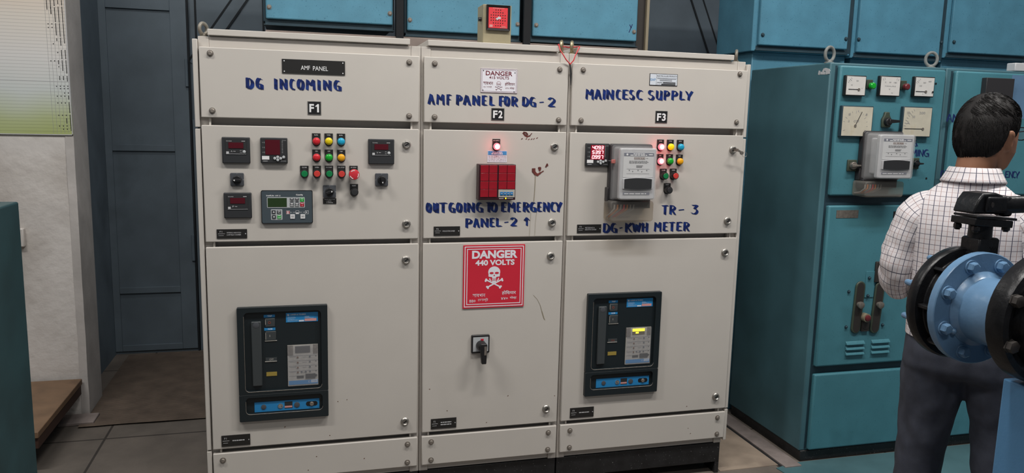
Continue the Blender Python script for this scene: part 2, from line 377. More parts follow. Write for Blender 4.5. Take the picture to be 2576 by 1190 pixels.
# ================================================================== the setting
def floor_mat():
    m = bpy.data.materials.new('concrete_slabs'); m.use_nodes = True; nt = m.node_tree; N = nt.nodes; L = nt.links
    b = N['Principled BSDF']; b.inputs['Roughness'].default_value = .72
    tc = N.new('ShaderNodeTexCoord')
    br = N.new('ShaderNodeTexBrick'); br.offset = 0; br.inputs['Scale'].default_value = 1
    br.inputs['Brick Width'].default_value = .62; br.inputs['Row Height'].default_value = .55; br.inputs['Mortar Size'].default_value = .006
    br.inputs['Color1'].default_value = (.160, .142, .124, 1); br.inputs['Color2'].default_value = (.185, .160, .138, 1); br.inputs['Mortar'].default_value = (.05, .043, .038, 1)
    mp = N.new('ShaderNodeMapping'); mp.inputs['Location'].default_value = (.245, .20, 0); L.new(tc.outputs['Object'], mp.inputs[0]); L.new(mp.outputs[0], br.inputs[0])
    n = N.new('ShaderNodeTexNoise'); n.inputs['Scale'].default_value = 5; n.inputs['Detail'].default_value = 8; L.new(tc.outputs['Object'], n.inputs[0])
    mx = N.new('ShaderNodeMix'); mx.data_type = 'RGBA'; mx.blend_type = 'MULTIPLY'; mx.inputs[0].default_value = .7
    rp = N.new('ShaderNodeValToRGB'); rp.color_ramp.elements[0].position = .3; rp.color_ramp.elements[0].color = (.55, .52, .5, 1); rp.color_ramp.elements[1].position = .7; rp.color_ramp.elements[1].color = (1.1, 1.05, 1, 1)
    L.new(n.outputs[0], rp.inputs[0]); L.new(br.outputs['Color'], mx.inputs[6]); L.new(rp.outputs[0], mx.inputs[7]); L.new(mx.outputs[2], b.inputs['Base Color'])
    n2 = N.new('ShaderNodeTexNoise'); n2.inputs['Scale'].default_value = 60; L.new(tc.outputs['Object'], n2.inputs[0])
    bp = N.new('ShaderNodeBump'); bp.inputs['Strength'].default_value = .3; bp.inputs['Distance'].default_value = .004; L.new(n2.outputs[0], bp.inputs['Height']); L.new(bp.outputs[0], b.inputs['Normal'])
    MATS['floor'] = m
floor_mat()
def wall_mat():
    m = bpy.data.materials.new('whitewash'); m.use_nodes = True; nt = m.node_tree; N = nt.nodes; L = nt.links
    b = N['Principled BSDF']; b.inputs['Roughness'].default_value = .9
    tc = N.new('ShaderNodeTexCoord'); n = N.new('ShaderNodeTexNoise'); n.inputs['Scale'].default_value = 3; n.inputs['Detail'].default_value = 9; L.new(tc.outputs['Object'], n.inputs[0])
    rp = N.new('ShaderNodeValToRGB'); e = rp.color_ramp.elements
    e[0].position = .22; e[0].color = (.40, .36, .32, 1); e[1].position = .60; e[1].color = (.70, .665, .63, 1)
    L.new(n.outputs[0], rp.inputs[0]); L.new(rp.outputs[0], b.inputs['Base Color'])
    n2 = N.new('ShaderNodeTexNoise'); n2.inputs['Scale'].default_value = 25; n2.inputs['Detail'].default_value = 6; L.new(tc.outputs['Object'], n2.inputs[0])
    bp = N.new('ShaderNodeBump'); bp.inputs['Strength'].default_value = .4; bp.inputs['Distance'].default_value = .01; L.new(n2.outputs[0], bp.inputs['Height']); L.new(bp.outputs[0], b.inputs['Normal'])
    MATS['whitewash'] = m
wall_mat()
struct(box(-3.2, 6.2, -4.6, 2.6, -.06, 0).build('floor', 'floor', smooth=0))
struct(MB().box(-3.2, -.78, 1.356, 1.50, 0, 3.0).build('wall_left', 'whitewash', smooth=0))
# rough grey plastered end of that wall, its face running back to the gate
mb = MB(); pr = []
for j in range(30):
    z = 3.0*j/29; w = .004*noise.noise((z*6, 1, 0)) ; pr.append([(-.79+w, 1.352, z), (-.752+w*.6, 1.352, z), (-.752, 1.62, z), (-.79, 1.62, z)])
mb.rings(pr); struct(mb.build('trim_1', 'pillar_grey', smooth=20))
struct(box(-3.2, -.792, 1.502, 1.66, 0, 3.0).build('trim_2', 'pillar_grey', smooth=0))
# steel gate: side sheet, back sheet, door leaf
struct(box(-.90, -.85, 1.66, 2.45, 0, 3.0).build('wall_side', 'gate_grey', smooth=0))
g = struct(box(-.85, 6.2, 2.47, 2.52, 0, 3.2).build('wall_back', 'gate_grey', smooth=0))
mb = MB()
for x in (-.298, .115): mb.box(x, x+.012, 2.466, 2.4705, 0, 3.2)
mb.box(-.30, .2, 2.466, 2.4705, 1.535, 1.548)
def bar(mb, a, b, w, y0, y1, mi=0):
    mb.prism(stroke(a, b, w), y0, y1, mi)
for a, b in (((-.35, 1.9), (.23, 2.75)), ((-.27, 1.88), (.31, 2.73)), ((3.42, 1.95), (2.98, 2.95)), ((3.52, 1.95), (3.08, 2.95))): bar(mb, a, b, .012, 2.462, 2.4705)
mb.build('seam', 'gate_seam', g, smooth=0)
mb = MB(); bar(mb, (-.31, 1.89), (.27, 2.74), .07, 2.464, 2.4702); bar(mb, (3.47, 1.95), (3.03, 2.95), .09, 2.464, 2.4702)
mb.build('diagonal_brace', 'gate_grey', g, smooth=0)
d = MB(); d.box(-.85, -.345, 2.452, 2.469, .0, 3.0)
d = struct(d.build('door_1', 'gate_grey', smooth=0))
mb = MB()
for x0, x1 in ((-.85, -.808), (-.44, -.345)): mb.box(x0, x1, 2.438, 2.452, .02, 3.0)
for z0, z1 in ((.02, .06), (.408, .448), (1.335, 1.375), (2.215, 2.30)): mb.box(-.808, -.44, 2.438, 2.452, z0, z1)
mb.build('door_frame', 'gate_grey', d, bevel=.002)
mb = MB()
mb.box(-.344, -.334, 2.44, 2.468, 0, 3.0); mb.build('door_gap', 'gate_seam', d, smooth=0)
for z in (.62, 1.75):
    mb = MB(); mb.cyl((-.352, 2.43, z), (0, 0, 1), .010, .17, 10); mb.build('hinge', 'gate_grey', d)
mb = MB(); mb.box(-.33, -.30, 2.45, 2.47, 0, 1.54); mb.build('jamb', 'gate_grey', d, bevel=.002)
# floor details
struct(box(2.193, 2.50, .03, 1.9, .0, .003).build('trim_3', 'floor_beige', smooth=0))
struct(box(2.513, 2.60, -.01, 1.9, .0, .010).build('trim_4', 'kerb_grey', bevel=.002))
struct(box(2.50, 2.513, .0, 1.9, .0005, .002).build('trim_5', 'void_dark', smooth=0))
mb = MB(); mb.prism([(0, 0), (1, 0), (1, 1), (0, 1)], 0, 0)
mb = MB(); pts = [(2.47, .0), (2.60, .035), (4.4, .035), (4.4, -1.4), (2.60, -1.4), (2.52, -.4)]
n = len(pts); mb.add([(x, y, .0) for x, y in pts]+[(x, y, .004) for x, y in pts], [tuple(range(n)), tuple(range(2*n-1, n-1, -1))]+[(i, i+n, (i+1) % n+n, (i+1) % n) for i in range(n)])
struct(mb.build('trim_6', 'floor_teal', smooth=0))
# ribbed mat in front of the gate
def mat_ribbed():
    m = MATS['mat_brown']; nt = m.node_tree; N = nt.nodes; L = nt.links; tc = N.new('ShaderNodeTexCoord')
    w = N.new('ShaderNodeTexWave'); w.bands_direction = 'Y'; w.inputs['Scale'].default_value = 22; w.inputs['Distortion'].default_value = 5; w.inputs['Detail'].default_value = 3
    L.new(tc.outputs['Object'], w.inputs[0]); b = [x for x in N if x.type == 'BUMP'][0]; b.inputs['Distance'].default_value = .006; b.inputs['Strength'].default_value = .45; L.new(w.outputs[1], b.inputs['Height'])
mat_ribbed()
mb = MB(); pr = []
for i in range(26):
    y = 1.165+(2.40-1.165)*i/25
    pr.append([(x, y+.012*noise.noise((x*5, y, 2))*(1 if i in (0, 25) else .3), .004+.004*(noise.noise((x*4, y*4, 0))+1) + th) for th in (0,) for x in [-.765+.86*k/23 for k in range(24)]])
n = 24; vv = [p for r in pr for p in r]; mb.add(vv+[(x, y, .0005) for x, y, z in vv], [(j*n+k, j*n+k+1, (j+1)*n+k+1, (j+1)*n+k) for j in range(25) for k in range(n-1)])
tag(mb.build('floor_mat', 'mat_brown'), 'brown ribbed floor mat lying in front of the grey steel door', 'mat')
tag(box(-.93, -.70, 1.20, 1.33, .0, .018).build('stone_sill', 'kerb_grey', bevel=.004), 'short stone sill on the floor at the foot of the grey pillar', 'sill')

# ================================================================== left side
# notice chart on the wall
def chart_mat():
    m = bpy.data.materials.new('chart_paper'); m.use_nodes = True; nt = m.node_tree; N = nt.nodes; L = nt.links; b = N['Principled BSDF']; b.inputs['Roughness'].default_value = .45
    tc = N.new('ShaderNodeTexCoord'); sx = N.new('ShaderNodeSeparateXYZ'); L.new(tc.outputs['Object'], sx.inputs[0])
    mr = N.new('ShaderNodeMapRange'); mr.inputs[1].default_value = -.42; mr.inputs[2].default_value = .42
    ns = N.new('ShaderNodeTexNoise'); ns.inputs['Scale'].default_value = 3; L.new(tc.outputs['Object'], ns.inputs[0])
    ad = N.new('ShaderNodeMath'); ad.operation = 'MULTIPLY_ADD'; ad.inputs[1].default_value = .16; L.new(ns.outputs[0], ad.inputs[0]); L.new(sx.outputs[2], ad.inputs[2]); L.new(ad.outputs[0], mr.inputs[0])
    rp = N.new('ShaderNodeValToRGB'); e = rp.color_ramp.elements; e[0].position = .06; e[0].color = (.40, .46, .17, 1); e[1].position = .98; e[1].color = (.80, .64, .50, 1)
    for p, c in ((.18, (.47, .53, .28, 1)), (.36, (.64, .68, .66, 1)), (.55, (.76, .745, .72, 1)), (.78, (.78, .72, .64, 1))): k = e.new(p); k.color = c
    L.new(mr.outputs[0], rp.inputs[0])
    w = N.new('ShaderNodeMath'); w.operation = 'FRACT'; mu = N.new('ShaderNodeMath'); mu.operation = 'MULTIPLY'; mu.inputs[1].default_value = 62; L.new(sx.outputs[2], mu.inputs[0]); L.new(mu.outputs[0], w.inputs[0])
    lt = N.new('ShaderNodeMath'); lt.operation = 'LESS_THAN'; lt.inputs[1].default_value = .14; L.new(w.outputs[0], lt.inputs[0])
    mx = N.new('ShaderNodeMix'); mx.data_type = 'RGBA'; mx.blend_type = 'MULTIPLY'; mx.inputs[7].default_value = (.74, .74, .74, 1); L.new(lt.outputs[0], mx.inputs[0]); L.new(rp.outputs[0], mx.inputs[6]); L.new(mx.outputs[2], b.inputs['Base Color'])
    MATS['chart_paper'] = m
chart_mat()
X1, Z0, Z1, X0 = -.752, 1.461, 2.30, -1.75
ch = thing('wall_chart', ((X0+X1)/2, 1.35, Z0), 'large ruled paper chart, green at the bottom, hung on the white wall', 'chart')
box(X0, X1, 1.345, 1.354, Z0, Z1).build('chart_sheet', 'chart_paper', ch, smooth=0)
mb = MB(); yy = 1.3445
for px, tops in ((152, (8, 40)), (143, (8, 34)), (133, (6, 24)), (124, (4, 20)), (114, (0, 14))):
    pass
def W2(px, py): p = onY(px, py, 1.3445); return p.x, p.z
rnd = random.Random(3)
cols = [(150, -6), (141, -6), (131, -6), (121, -6), (112, -6)]
runs = [  # column, y-range in the photo
 (0, 18, 56), (1, 18, 56), (0, 60, 108), (1, 60, 92), (1, 96, 116), (2, 60, 90), (0, 127, 148), (1, 127, 148), (0, 153, 184), (1, 153, 180), (2, 153, 160), (2, 168, 171), (3, 153, 156), (4, 153, 156),
 (0, 193, 206), (1, 193, 203), (2, 193, 203), (0, 217, 220), (1, 217, 220), (2, 217, 220), (3, 217, 219), (0, 223, 226), (1, 223, 226), (2, 223, 226), (0, 234, 237), (1, 234, 237), (0, 242, 251), (1, 242, 245), (2, 242, 245), (3, 242, 245),
 (0, 259, 285), (1, 259, 261), (2, 259, 261), (3, 259, 261), (0, 290, 328), (1, 290, 293), (2, 290, 293), (3, 290, 293), (1, 299, 312), (1, 317, 319), (2, 317, 319), (3, 317, 319), (1, 325, 328), (2, 325, 328), (2, 98, 104), (3, 110, 112), (3, 60, 62), (4, 60, 62), (3, 69, 71), (4, 69, 71), (2, 132, 134), (3, 30, 34), (2, 20, 56), (3, 20, 34), (0, 2, 14), (1, 2, 12), (2, 0, 16), (3, 0, 22), (4, 2, 24)]
for c, a, b in runs:
    yv = a
    while yv <= b:
        px = 154 - c*9.4 + 26*(yv/340.0); x, z = W2(px, yv); s_ = .0021
        mb.box(x-s_, x+s_, yy, yy+.0008, z-s_*1.2, z+s_*1.2); yv += 3.4
mb.build('printed_marks', 'black_ink', ch, smooth=0)
mb = MB()
for k in range(6):
    xa, za = W2(158-k*9.4, 0); xb, zb = W2(182-k*9.4, 335); mb.flat(stroke((xa, za), (xb, zb), .0012), yy+.0004)
mb.build('ruled_line', 'grey_ink', ch, smooth=0)
mb = MB(); t = .004
mb.box(X0, X1, yy-.0005, 1.3445, Z0, Z0+t); mb.box(X1-t, X1, yy-.0005, 1.3445, Z0, Z1); mb.box(X0, X1, yy, 1.3448, 1.722, 1.7235)
mb.build('chart_border', 'white_dim', ch, smooth=0)
# light switch
s = thing('wall_switch', (-1.03, 1.356, .90), 'small white wall switch box on the whitewashed wall', 'switch')
box(-1.085, -.995, 1.325, 1.356, .905, .997).build('switch_box', 'switch_white', s, bevel=.005)
box(-1.055, -1.012, 1.318, 1.326, .925, .98).build('rocker', 'switch_rocker', s, bevel=.004)
# platform trolley
t = thing('platform_trolley', (-1.2, .9, 0), 'low wooden platform trolley with brown plywood deck beside the white wall', 'trolley')
DX0, DX1, DY0, DY1 = -1.75, -.775, .62, 1.335
mb = MB(); mb.box(DX0, DX1, DY0, DY1, .176, .205); mb.build('deck', 'plywood', t, bevel=.003)
mb = MB(); mb.box(DX0+.01, DX1-.004, DY0+.01, DY1-.01, .125, .176); mb.build('deck_frame', 'ply_edge', t, bevel=.003)
for wx, wy in ((-.88, .72), (-.88, 1.22), (-1.62, .72), (-1.62, 1.22)):
    mb = MB(); mb.lathe((wx-.02, wy, .055), (1, 0, 0), [(0, .045), (.006, .055), (.034, .055), (.04, .045)], 20)
    w = mb.build('caster_wheel', 'rubber', t)
    mb = MB(); mb.cyl((wx-.026, wy, .055), (1, 0, 0), .018, .052, 12); mb.build('hub', 'steel_dull', w)
    mb = MB(); mb.box(wx-.03, wx-.024, wy-.02, wy+.02, .04, .13); mb.box(wx+.024, wx+.03, wy-.02, wy+.02, .04, .13); mb.box(wx-.03, wx+.03, wy-.03, wy+.03, .118, .126); mb.build('caster_fork', 'dark_iron', t)
# teal cabinet at the left edge
t = thing('steel_desk', (-.8, -.8, 0), 'dark teal steel desk cut off by the left edge of the photo', 'cabinet')
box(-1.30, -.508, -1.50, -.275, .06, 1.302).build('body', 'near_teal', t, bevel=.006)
box(-1.28, -.53, -1.48, -.30, 0, .06).build('plinth', 'base_black', t)

# ================================================================== cream switchboard
XS = [0.0, .7803, .7984, 1.3763, 1.3934, 2.18]
ZS = [1.8183, 1.5715, 1.5449, 1.1205, 1.1012, .3205, .303, .18]
TOPZ = 1.858
def bolts(parent, pts, y=0, r=.0085, m='steel_dull', name='bolt', ax=(0, -1, 0)):
    for x, z in pts:
        b = MB(); b.lathe((x, y, z), ax, [(0, r*1.35), (.0018, r*1.35), (.0020, r), (.007, r), (.009, r*.7)], 10); b.build(name, m, parent)
def lock(parent, px, py, t=.0, keys=False):
    x, z = F(px, py, .01); m = MB()
    m.lathe((x, 0, z), (0, -1, 0), [(0, .0165), (.004, .0165), (.007, .0135), (.011, .0135), (.012, .011), (.009, .0085), (.009, .001)], 22)
    o = m.build('door_lock', 'steel', parent, label='round chrome key lock on the door')
    m = MB(); m.flat(stroke((x-.006, z-.004), (x+.006, z+.004), .0045), -.0105, th=.002); m.build('keyhole', 'black', o, smooth=0)
    if keys:
        m = MB(); m.box(x-.001, x+.0015, -.045, -.009, z-.006, z+.006); m.prism(disc(x+.02, z-.012, .009, .008, 14), -.042, -.040); m.prism(stroke((x, z), (x+.018, z-.009), .008), -.043, -.040)
        m.build('key', 'steel_dull', o, label='key left in the lock')
        m = MB(); m.tube([(x+.034+.011*cos(a), -.041, z-.018+.011*sin(a)) for a in [2*pi*k/16 for k in range(16)]], .0008, 6, closed=True); m.build('key_ring', 'steel', o)
def plate_label(parent, r, lines, code=True, label='small black engraved name plate', y=-.0025):
    m = MB(); m.rect(r, y, th=.0025); o = m.build('name_plate', 'engraved', parent, label=label)
    m = MB(); w = r[1]-r[0]; h = r[3]-r[2]
    if code:
        m.rect(sub(r, .04, .47, .27, .50), y-.0004, th=.0003); m.text(code if isinstance(code, str) else 'F1', sub(r, .10, .18, .18, .34), y-.0004); m.text('----', sub(r, .06, .66, .22, .70), y-.0004)
    n = len(lines)
    for i, s_ in enumerate(lines):
        c = .5+(i-(n-1)/2)*.22; (m.bars(sub(r, .38, c-.045, .80, c+.045), y-.0004, 0, int(r[0]*999)+i) if s_ == '?' else m.text(s_, sub(r, .33, c-.075, .80 if len(s_) > 12 else .72, c+.075), y-.0004))
    m.flat(disc(r[1]-.05*w, (r[2]+r[3])/2, .002), y-.0004, th=.0003)
    m.build('engraving', 'white_dim', o, smooth=0)
def indicator(parent, px, py, ptop, colour, kind='lamp', text='', lit=False, label=None):
    t = .016 if kind == 'lamp' else .03
    x, z = F(px, py, t); zt = F(px, ptop, .002)[1]; h = .0152
    names = {'lamp': 'indicator_lamp', 'push': 'push_button', 'stop': 'emergency_stop'}
    m = MB(); m.box(x-h, x+h, -.003, 0, z-.004, zt); m.prism([(x+.0152*cos(a), z-.002+.0165*sin(a)) for a in [pi+pi*k/14 for k in range(15)]], -.003, 0)
    o = m.build(names[kind], 'engraved', parent, label=label)
    m = MB(); m.ctext(text, x, zt-.0062 if not lit or text != 'ON' else zt-.0062, .0042 if len(text) < 8 else .0036, -.0034, squeeze=.95); m.build('engraving', 'white', o, smooth=0)
    if kind == 'lamp':
        m = MB(); m.lathe((x, -.003, z), (0, -1, 0), [(0, .0152), (.006, .0152), (.007, .0140)], 24); m.build('bezel_ring', 'black', o)
        m = MB(); m.lathe((x, -.009, z), (0, -1, 0), [(0, .0140), (.006, .0138), (.010, .0118), (.0125, .0075), (.0132, .002)], 24)
        l = m.build('lens', 'lens_lit_red' if lit else colour, o, smooth=60)
        if lit: m = MB(); m.lathe((x, -.0195, z), (0, -1, 0), [(0, .0108), (.0022, .0075), (.0030, .002)], 24); m.build('glowing_core', colour, o, smooth=60)
    elif kind == 'push':
        m = MB(); m.lathe((x, -.003, z), (0, -1, 0), [(0, .0150), (.022, .0150), (.025, .0138), (.025, .0120), (.022, .0118), (.022, .001)], 24); m.build('bezel_ring', 'black', o)
        m = MB(); m.lathe((x, -.020, z), (0, -1, 0), [(0, .0118), (.009, .0118), (.0105, .0105), (.0108, .001)], 24); m.build('button_cap', colour, o)
    else:
        m = MB(); m.lathe((x, -.003, z), (0, -1, 0), [(0, .0145), (.020, .0145), (.02, .010)], 24); m.build('stem', 'black', o)
        m = MB(); m.lathe((x, -.018, z), (0, -1, 0), [(0, .012), (.004, .0195), (.014, .0200), (.018, .0185), (.020, .012), (.020, .001)], 28); k = m.build('mushroom_head', colour, o)
        m = MB()
        for a0 in (80, 200, 320):
            pts = [(x+.0155*cos(radians(a0+8*i)), -.0376, z+.0155*sin(radians(a0+8*i))) for i in range(8)]
            for p, q in zip(pts, pts[1:]): m.flat(stroke((p[0], p[2]), (q[0], q[2]), .0028), -.0378, th=.0006)
        m.build('arrow_marks', 'white', o, smooth=0)
    return o
def din_meter(parent, r, unit, label, knob=True):
    m = MB(); m.box(r[0], r[1], -.012, 0, r[2], r[3]); o = m.build('panel_meter', 'bezel', parent, bevel=.003, label=label)
    f = sub(r, .13, .10, .87, .64)
    m = MB(); m.rect(f, -.0135, th=.002); m.build('fascia', 'bezel_grey' if False else 'black_matt', o)
    m = MB(); m.rect(sub(r, .235, .20, .765, .42), -.0150, th=.002); m.build('display', 'led_window', o)
    m = MB(); y = -.0141
    m.text('Schneider', sub(r, .16, .125, .36, .165), y); m.bars(sub(r, .70, .135, .83, .16), y); m.rect(sub(r, .14, .635, .86, .645), y)
    m.text(unit, sub(r, .31, .505, .37, .565), y); m.text('~', sub(r, .40, .52, .48, .55), y, bold=.02)
    m.rect(sub(r, .15, .545, .245, .625), y)
    if knob: m.text('A1', sub(r, .63, .49, .72, .52), y); m.text('A2', sub(r, .63, .56, .72, .59), y)
    m.build('lettering', 'white_dim', o, smooth=0)
    if knob:
        c = sub(r, .73, .49, .85, .61); m = MB(); m.lathe(((c[0]+c[1])/2, -.0135, (c[2]+c[3])/2), (0, -1, 0), [(0, .0055), (.002, .0055), (.003, .004)], 16); m.build('function_button', 'key_silver', o)
    return o
def multi_meter(parent, r, label, lit=False):
    m = MB(); m.box(r[0], r[1], -.014, 0, r[2], r[3]); o = m.build('multifunction_meter', 'bezel', parent, bevel=.003, label=label)
    m = MB(); m.rect(sub(r, .03, .03, .97, .97), -.0152, th=.002); m.build('fascia', 'black_matt', o)
    w = sub(r, .18, .08, .72, .66) if not lit else sub(r, .20, .07, .78, .70)
    m = MB(); m.rect(w, -.0165, th=.002); m.build('display', 'led_window_lit' if lit else 'led_window', o)
    y = -.0168
    if lit:
        m = MB()
        for i, s_ in enumerate(('409.3', '539.7', '0.997')):
            seven(m, s_, sub(w, .08, .05+.325*i, .94, .29+.325*i), y-.001)
        m.build('lit_digits', 'led_digit', o, smooth=0)
    m = MB(); y2 = -.0157
    for k in range(3): m.rect(sub(r, .14, .16+.19*k, .15, .22+.19*k), y2); m.text('L%d' % (k+1), sub(r, .07, .17+.19*k, .11, .20+.19*k), y2)
    for k in range(9): m.rect(sub(r, .79, .13+.055*k, .83, .142+.055*k), y2)
    m.text('% Load', sub(r, .80, .08, .94, .11), y2); m.text('Schneider', sub(r, .74, .885, .95, .915), y2); m.bars(sub(r, .08, .90, .26, .92), y2)
    m.build('lettering', 'white_dim', o, smooth=0)
    m = MB(); m.rect(sub(r, .05, .71, .32, .85), y2-.0004, th=.001); m.build('white_sticker', 'white', o)
    for u, v in ((.52, .80), (.63, .75), (.63, .86), (.74, .80), (.85, .75)):
        c = sub(r, u, v, u, v); m = MB(); m.lathe((c[0], -.0152, c[2]), (0, -1, 0), [(0, .0052), (.003, .0052), (.0042, .004), (.0044, .001)], 14); m.build('function_button', 'key_silver', o)
    return o
def selector(parent, r, ang, label):
    m = MB(); m.prism(rrect(*r, .004), -.008, 0); o = m.build('selector_switch', 'bezel_grey', parent, bevel=.0015, label=label)
    x, z = (r[0]+r[1])/2, (r[2]+r[3])/2-.001
    m = MB(); m.lathe((x, -.008, z), (0, -1, 0), [(0, .016), (.012, .015), (.013, .0145), (.013, .001)], 24)
    a = radians(ang); d = (cos(a), sin(a)); m.prism(stroke((x-d[0]*.0145, z-d[1]*.0145), (x+d[0]*.0145, z+d[1]*.0145), .009), -.034, -.015)
    k = m.build('knob', 'black', o, bevel=.0015)
    m = MB(); m.flat([(x+d[0]*.012, z+d[1]*.012), (x+d[0]*.006-d[1]*.003, z+d[1]*.006+d[0]*.003), (x+d[0]*.006+d[1]*.003, z+d[1]*.006-d[0]*.003)], -.0346); m.build('pointer_mark', 'white', o, smooth=0)
    m = MB()
    for q in (90, 0, 180): m.ctext('I' if q else 'O', x+.0225*cos(radians(q)), z+.0215*sin(radians(q)), .0035, -.0085)
    m.build('scale_marks', 'white_dim', o, smooth=0)
    return o
def cabinet(no, x0, x1, fx0, fx1, capx, label):
    """x0,x1: cover edges; fx0,fx1: frame edges"""
    c = thing('switchboard_cabinet', ((fx0+fx1)/2, .25, 0), label, 'cabinet', 'cream switchboard cabinets')
    m = MB(); m.box(fx0, fx1, .045, .56, .148, TOPZ-.002)                       # carcass, recessed behind the covers
    for a, b in ((fx0, fx0+.036), (fx1-.036, fx1)): m.box(a, b, .021, .045, .148, TOPZ-.002)
    m.box(fx0+.036, fx1-.036, .024, .045, ZS[0]-.03, TOPZ-.002); m.box(fx0+.036, fx1-.036, .027, .045, .150, ZS[7]+.02)
    m.build('frame', 'cream_frame', c, bevel=.0015)
    m = MB(); m.box(capx[0], capx[1], .012, .55, TOPZ+.002, TOPZ+.024); m.box(capx[0]+.004, capx[1]-.004, .03, .54, TOPZ-.002, TOPZ+.002); m.build('roof_cap', 'cream_paint', c, bevel=.002)
    m = MB(); m.box(fx0+.002, fx1-.002, .022, .07, .055, .148); m.box(fx0+.002, fx1-.002, .50, .55, .055, .148)
    for a in (fx0+.002, fx1-.052): m.box(a, a+.05, .07, .50, .055, .148)
    for a in (fx0+.002, fx1-.022):
        m.box(a, a+.02, .022, .12, 0, .06); m.box(a, a+.02, .47, .55, 0, .06)
    m.build('base_channel', 'base_black', c, bevel=.002)
    names = ['cover_panel', 'instrument_door', 'breaker_door', 'plinth_panel']; doors = []
    for i, nm in enumerate(names):
        m = MB(); m.box(x0, x1, 0, .020, ZS[2*i+1], ZS[2*i]); doors.append(m.build(nm, 'cream_paint', c, bevel=.0028, seg=2))
    for zt, zb in ((ZS[1], ZS[2]), (ZS[3], ZS[4]), (ZS[5], ZS[6])):
        for xx in (x0+.028, x1-.028):
            m = MB(); m.cyl((xx, .014, zb-.004), (0, 0, 1), .004, zt-zb+.008, 8); m.build('hinge_pin', 'cream_paint', c)
    return c, doors
C1, D1 = cabinet(1, XS[0], XS[1], -.004, .788, (.029, .746), 'left cream switchboard cabinet marked F1, DG INCOMING')
C2, D2 = cabinet(2, XS[2], XS[3], .790, 1.3838, (.814, 1.339), 'middle narrow cream switchboard cabinet marked F2 with two danger signs')
C3, D3 = cabinet(3, XS[4], XS[5], 1.3858, 2.180, (1.417, 2.119), 'right cream switchboard cabinet marked F3, MAIN CESC SUPPLY')
for c, xa, xb in ((C1, -.022, -.005), (C3, 2.181, 2.197)):
    m = MB()
    for za, zb in ((1.537, 1.845), (.318, 1.531), (.165, .312)): m.box(xa, xb, .006, .55, za, zb)
    m.build('side_sheet', 'cream_paint', c, bevel=.002)
def eyebolt(parent, x, z, y=.05, m='rust_steel', r=.017, th=.0065, rot=0):
    b = MB(); b.tube([(x+r*cos(a)*cos(rot), y+r*cos(a)*sin(rot), z+.028+r*1.15*sin(a)) for a in [2*pi*k/20 for k in range(20)]], th, 10, closed=True)
    b.lathe((x, y, z), (0, 0, 1), [(0, .013), (.005, .013), (.0055, .009), (.012, .007)], 14); b.build('lifting_eye', m, parent, label='steel lifting eye bolt on the roof edge')
eyebolt(C1, .012, TOPZ-.002, rot=radians(48)); eyebolt(C2, 1.357, TOPZ-.002, .04, 'brass', rot=radians(65)); eyebolt(C3, 1.401, TOPZ-.002, .04, 'brass', rot=radians(65)); eyebolt(C3, 2.150, TOPZ-.002, rot=radians(60))
bolts(D1[0], [F(*p) for p in ((528.6, 134), (1029.4, 157), (534, 278.5), (1029, 292))]); bolts(D1[3], [F(*p) for p in ((561, 1158), (1025, 1117.5), (1024.5, 1163))])
bolts(D2[0], [F(*p) for p in ((1093.5, 160), (1408, 175), (1093, 294.5), (1405, 302))]); bolts(D2[3], [F(*p) for p in ((1084.5, 1111.5), (1379, 1088), (1084, 1157), (1377.5, 1130.5))])
bolts(D3[0], [F(*p) for p in ((1467, 176), (1861, 186.5), (1461.5, 303), (1852.5, 307.5))]); bolts(D3[3], [F(*p) for p in ((1433.5, 1083), (1804.5, 1050.5), (1432, 1125.5), (1803, 1091.5))])
for d, p in ((D1[1], (1023.4, 364)), (D1[1], (1023, 564)), (D1[2], (1022, 655)), (D1[2], (1019, 1062)), (D2[1], (1396.5, 369.4)), (D2[1], (1390, 560.6)), (D2[2], (1387, 645)), (D2[2], (1375, 1030)), (D3[1], (1832, 556)), (D3[2], (1826, 636)), (D3[2], (1802.5, 999))): lock(C1 if d in D1 else C2 if d in D2 else C3, *p)
lock(C3, 1846, 377, keys=True)

# ---- F1 fittings
r = RC(709, 148, 868, 189.5); m = MB(); m.rect(r, -.003, th=.003); o = m.build('name_plate', 'engraved', C1, label='long black name plate reading AMF PANEL')
m = MB(); m.text('AMF', sub(r, .295, .42, .44, .72), -.0035, bold=.004); m.text('PANEL', sub(r, .485, .43, .725, .74), -.0035, bold=.004)
for u, v in ((.035, .13), (.965, .13), (.035, .87), (.965, .87)): q = sub(r, u, v, u, v); m.flat(disc(q[0], q[2], .0022, n=8), -.0035)
m.build('engraving', 'white', o, smooth=0)
def f_plate(parent, r, s_):
    m = MB(); m.rect(r, -.002, th=.002); o = m.build('number_plate', 'steel', parent, label='small black plate with white letters ' + s_)
    m = MB(); m.rect(inset(r, .002), -.0026, th=.001); m.build('plate_face', 'black', o)
    m = MB(); m.text(s_[0], sub(r, .13, .20, .47, .82), -.003, bold=.035)
    if s_[1] == '1':
        m.flat([(lambda q: (q[0], q[2]))(sub(r, a, b, a, b)) for a, b in ((.72, .20), (.84, .20), (.84, .82), (.70, .82), (.70, .38), (.58, .42), (.58, .33), (.66, .29))], -.003, th=.0002)
    else: m.text(s_[1], sub(r, .54, .20, .86, .82), -.003, bold=.035)
    m.build('lettering', 'white', o, smooth=0)
f_plate(C1, RC(773.5, 254.5, 808, 289), 'F1'); f_plate(C2, RC(1236, 271.5, 1268, 303), 'F2'); f_plate(C3, RC(1649, 278.5, 1677.5, 310), 'F3')
lettering(C1, 'painted_lettering', zline([('D', 583, 682), ('G', 690, 782), ('I', 888, 932), ('N', 945, 1042), ('C', 1053, 1125), ('O', 1130, 1222), ('M', 1228, 1337), ('I', 1350, 1396), ('N', 1410, 1512), ('G', 1525, 1616)], 480, 40, 4.251, 655, 686, 786, 808), -.0008, label='blue brush lettering DG INCOMING')
din_meter(C1, RC(557.3, 344.5, 630, 411.5, .012), 'A', 'black square digital ammeter')
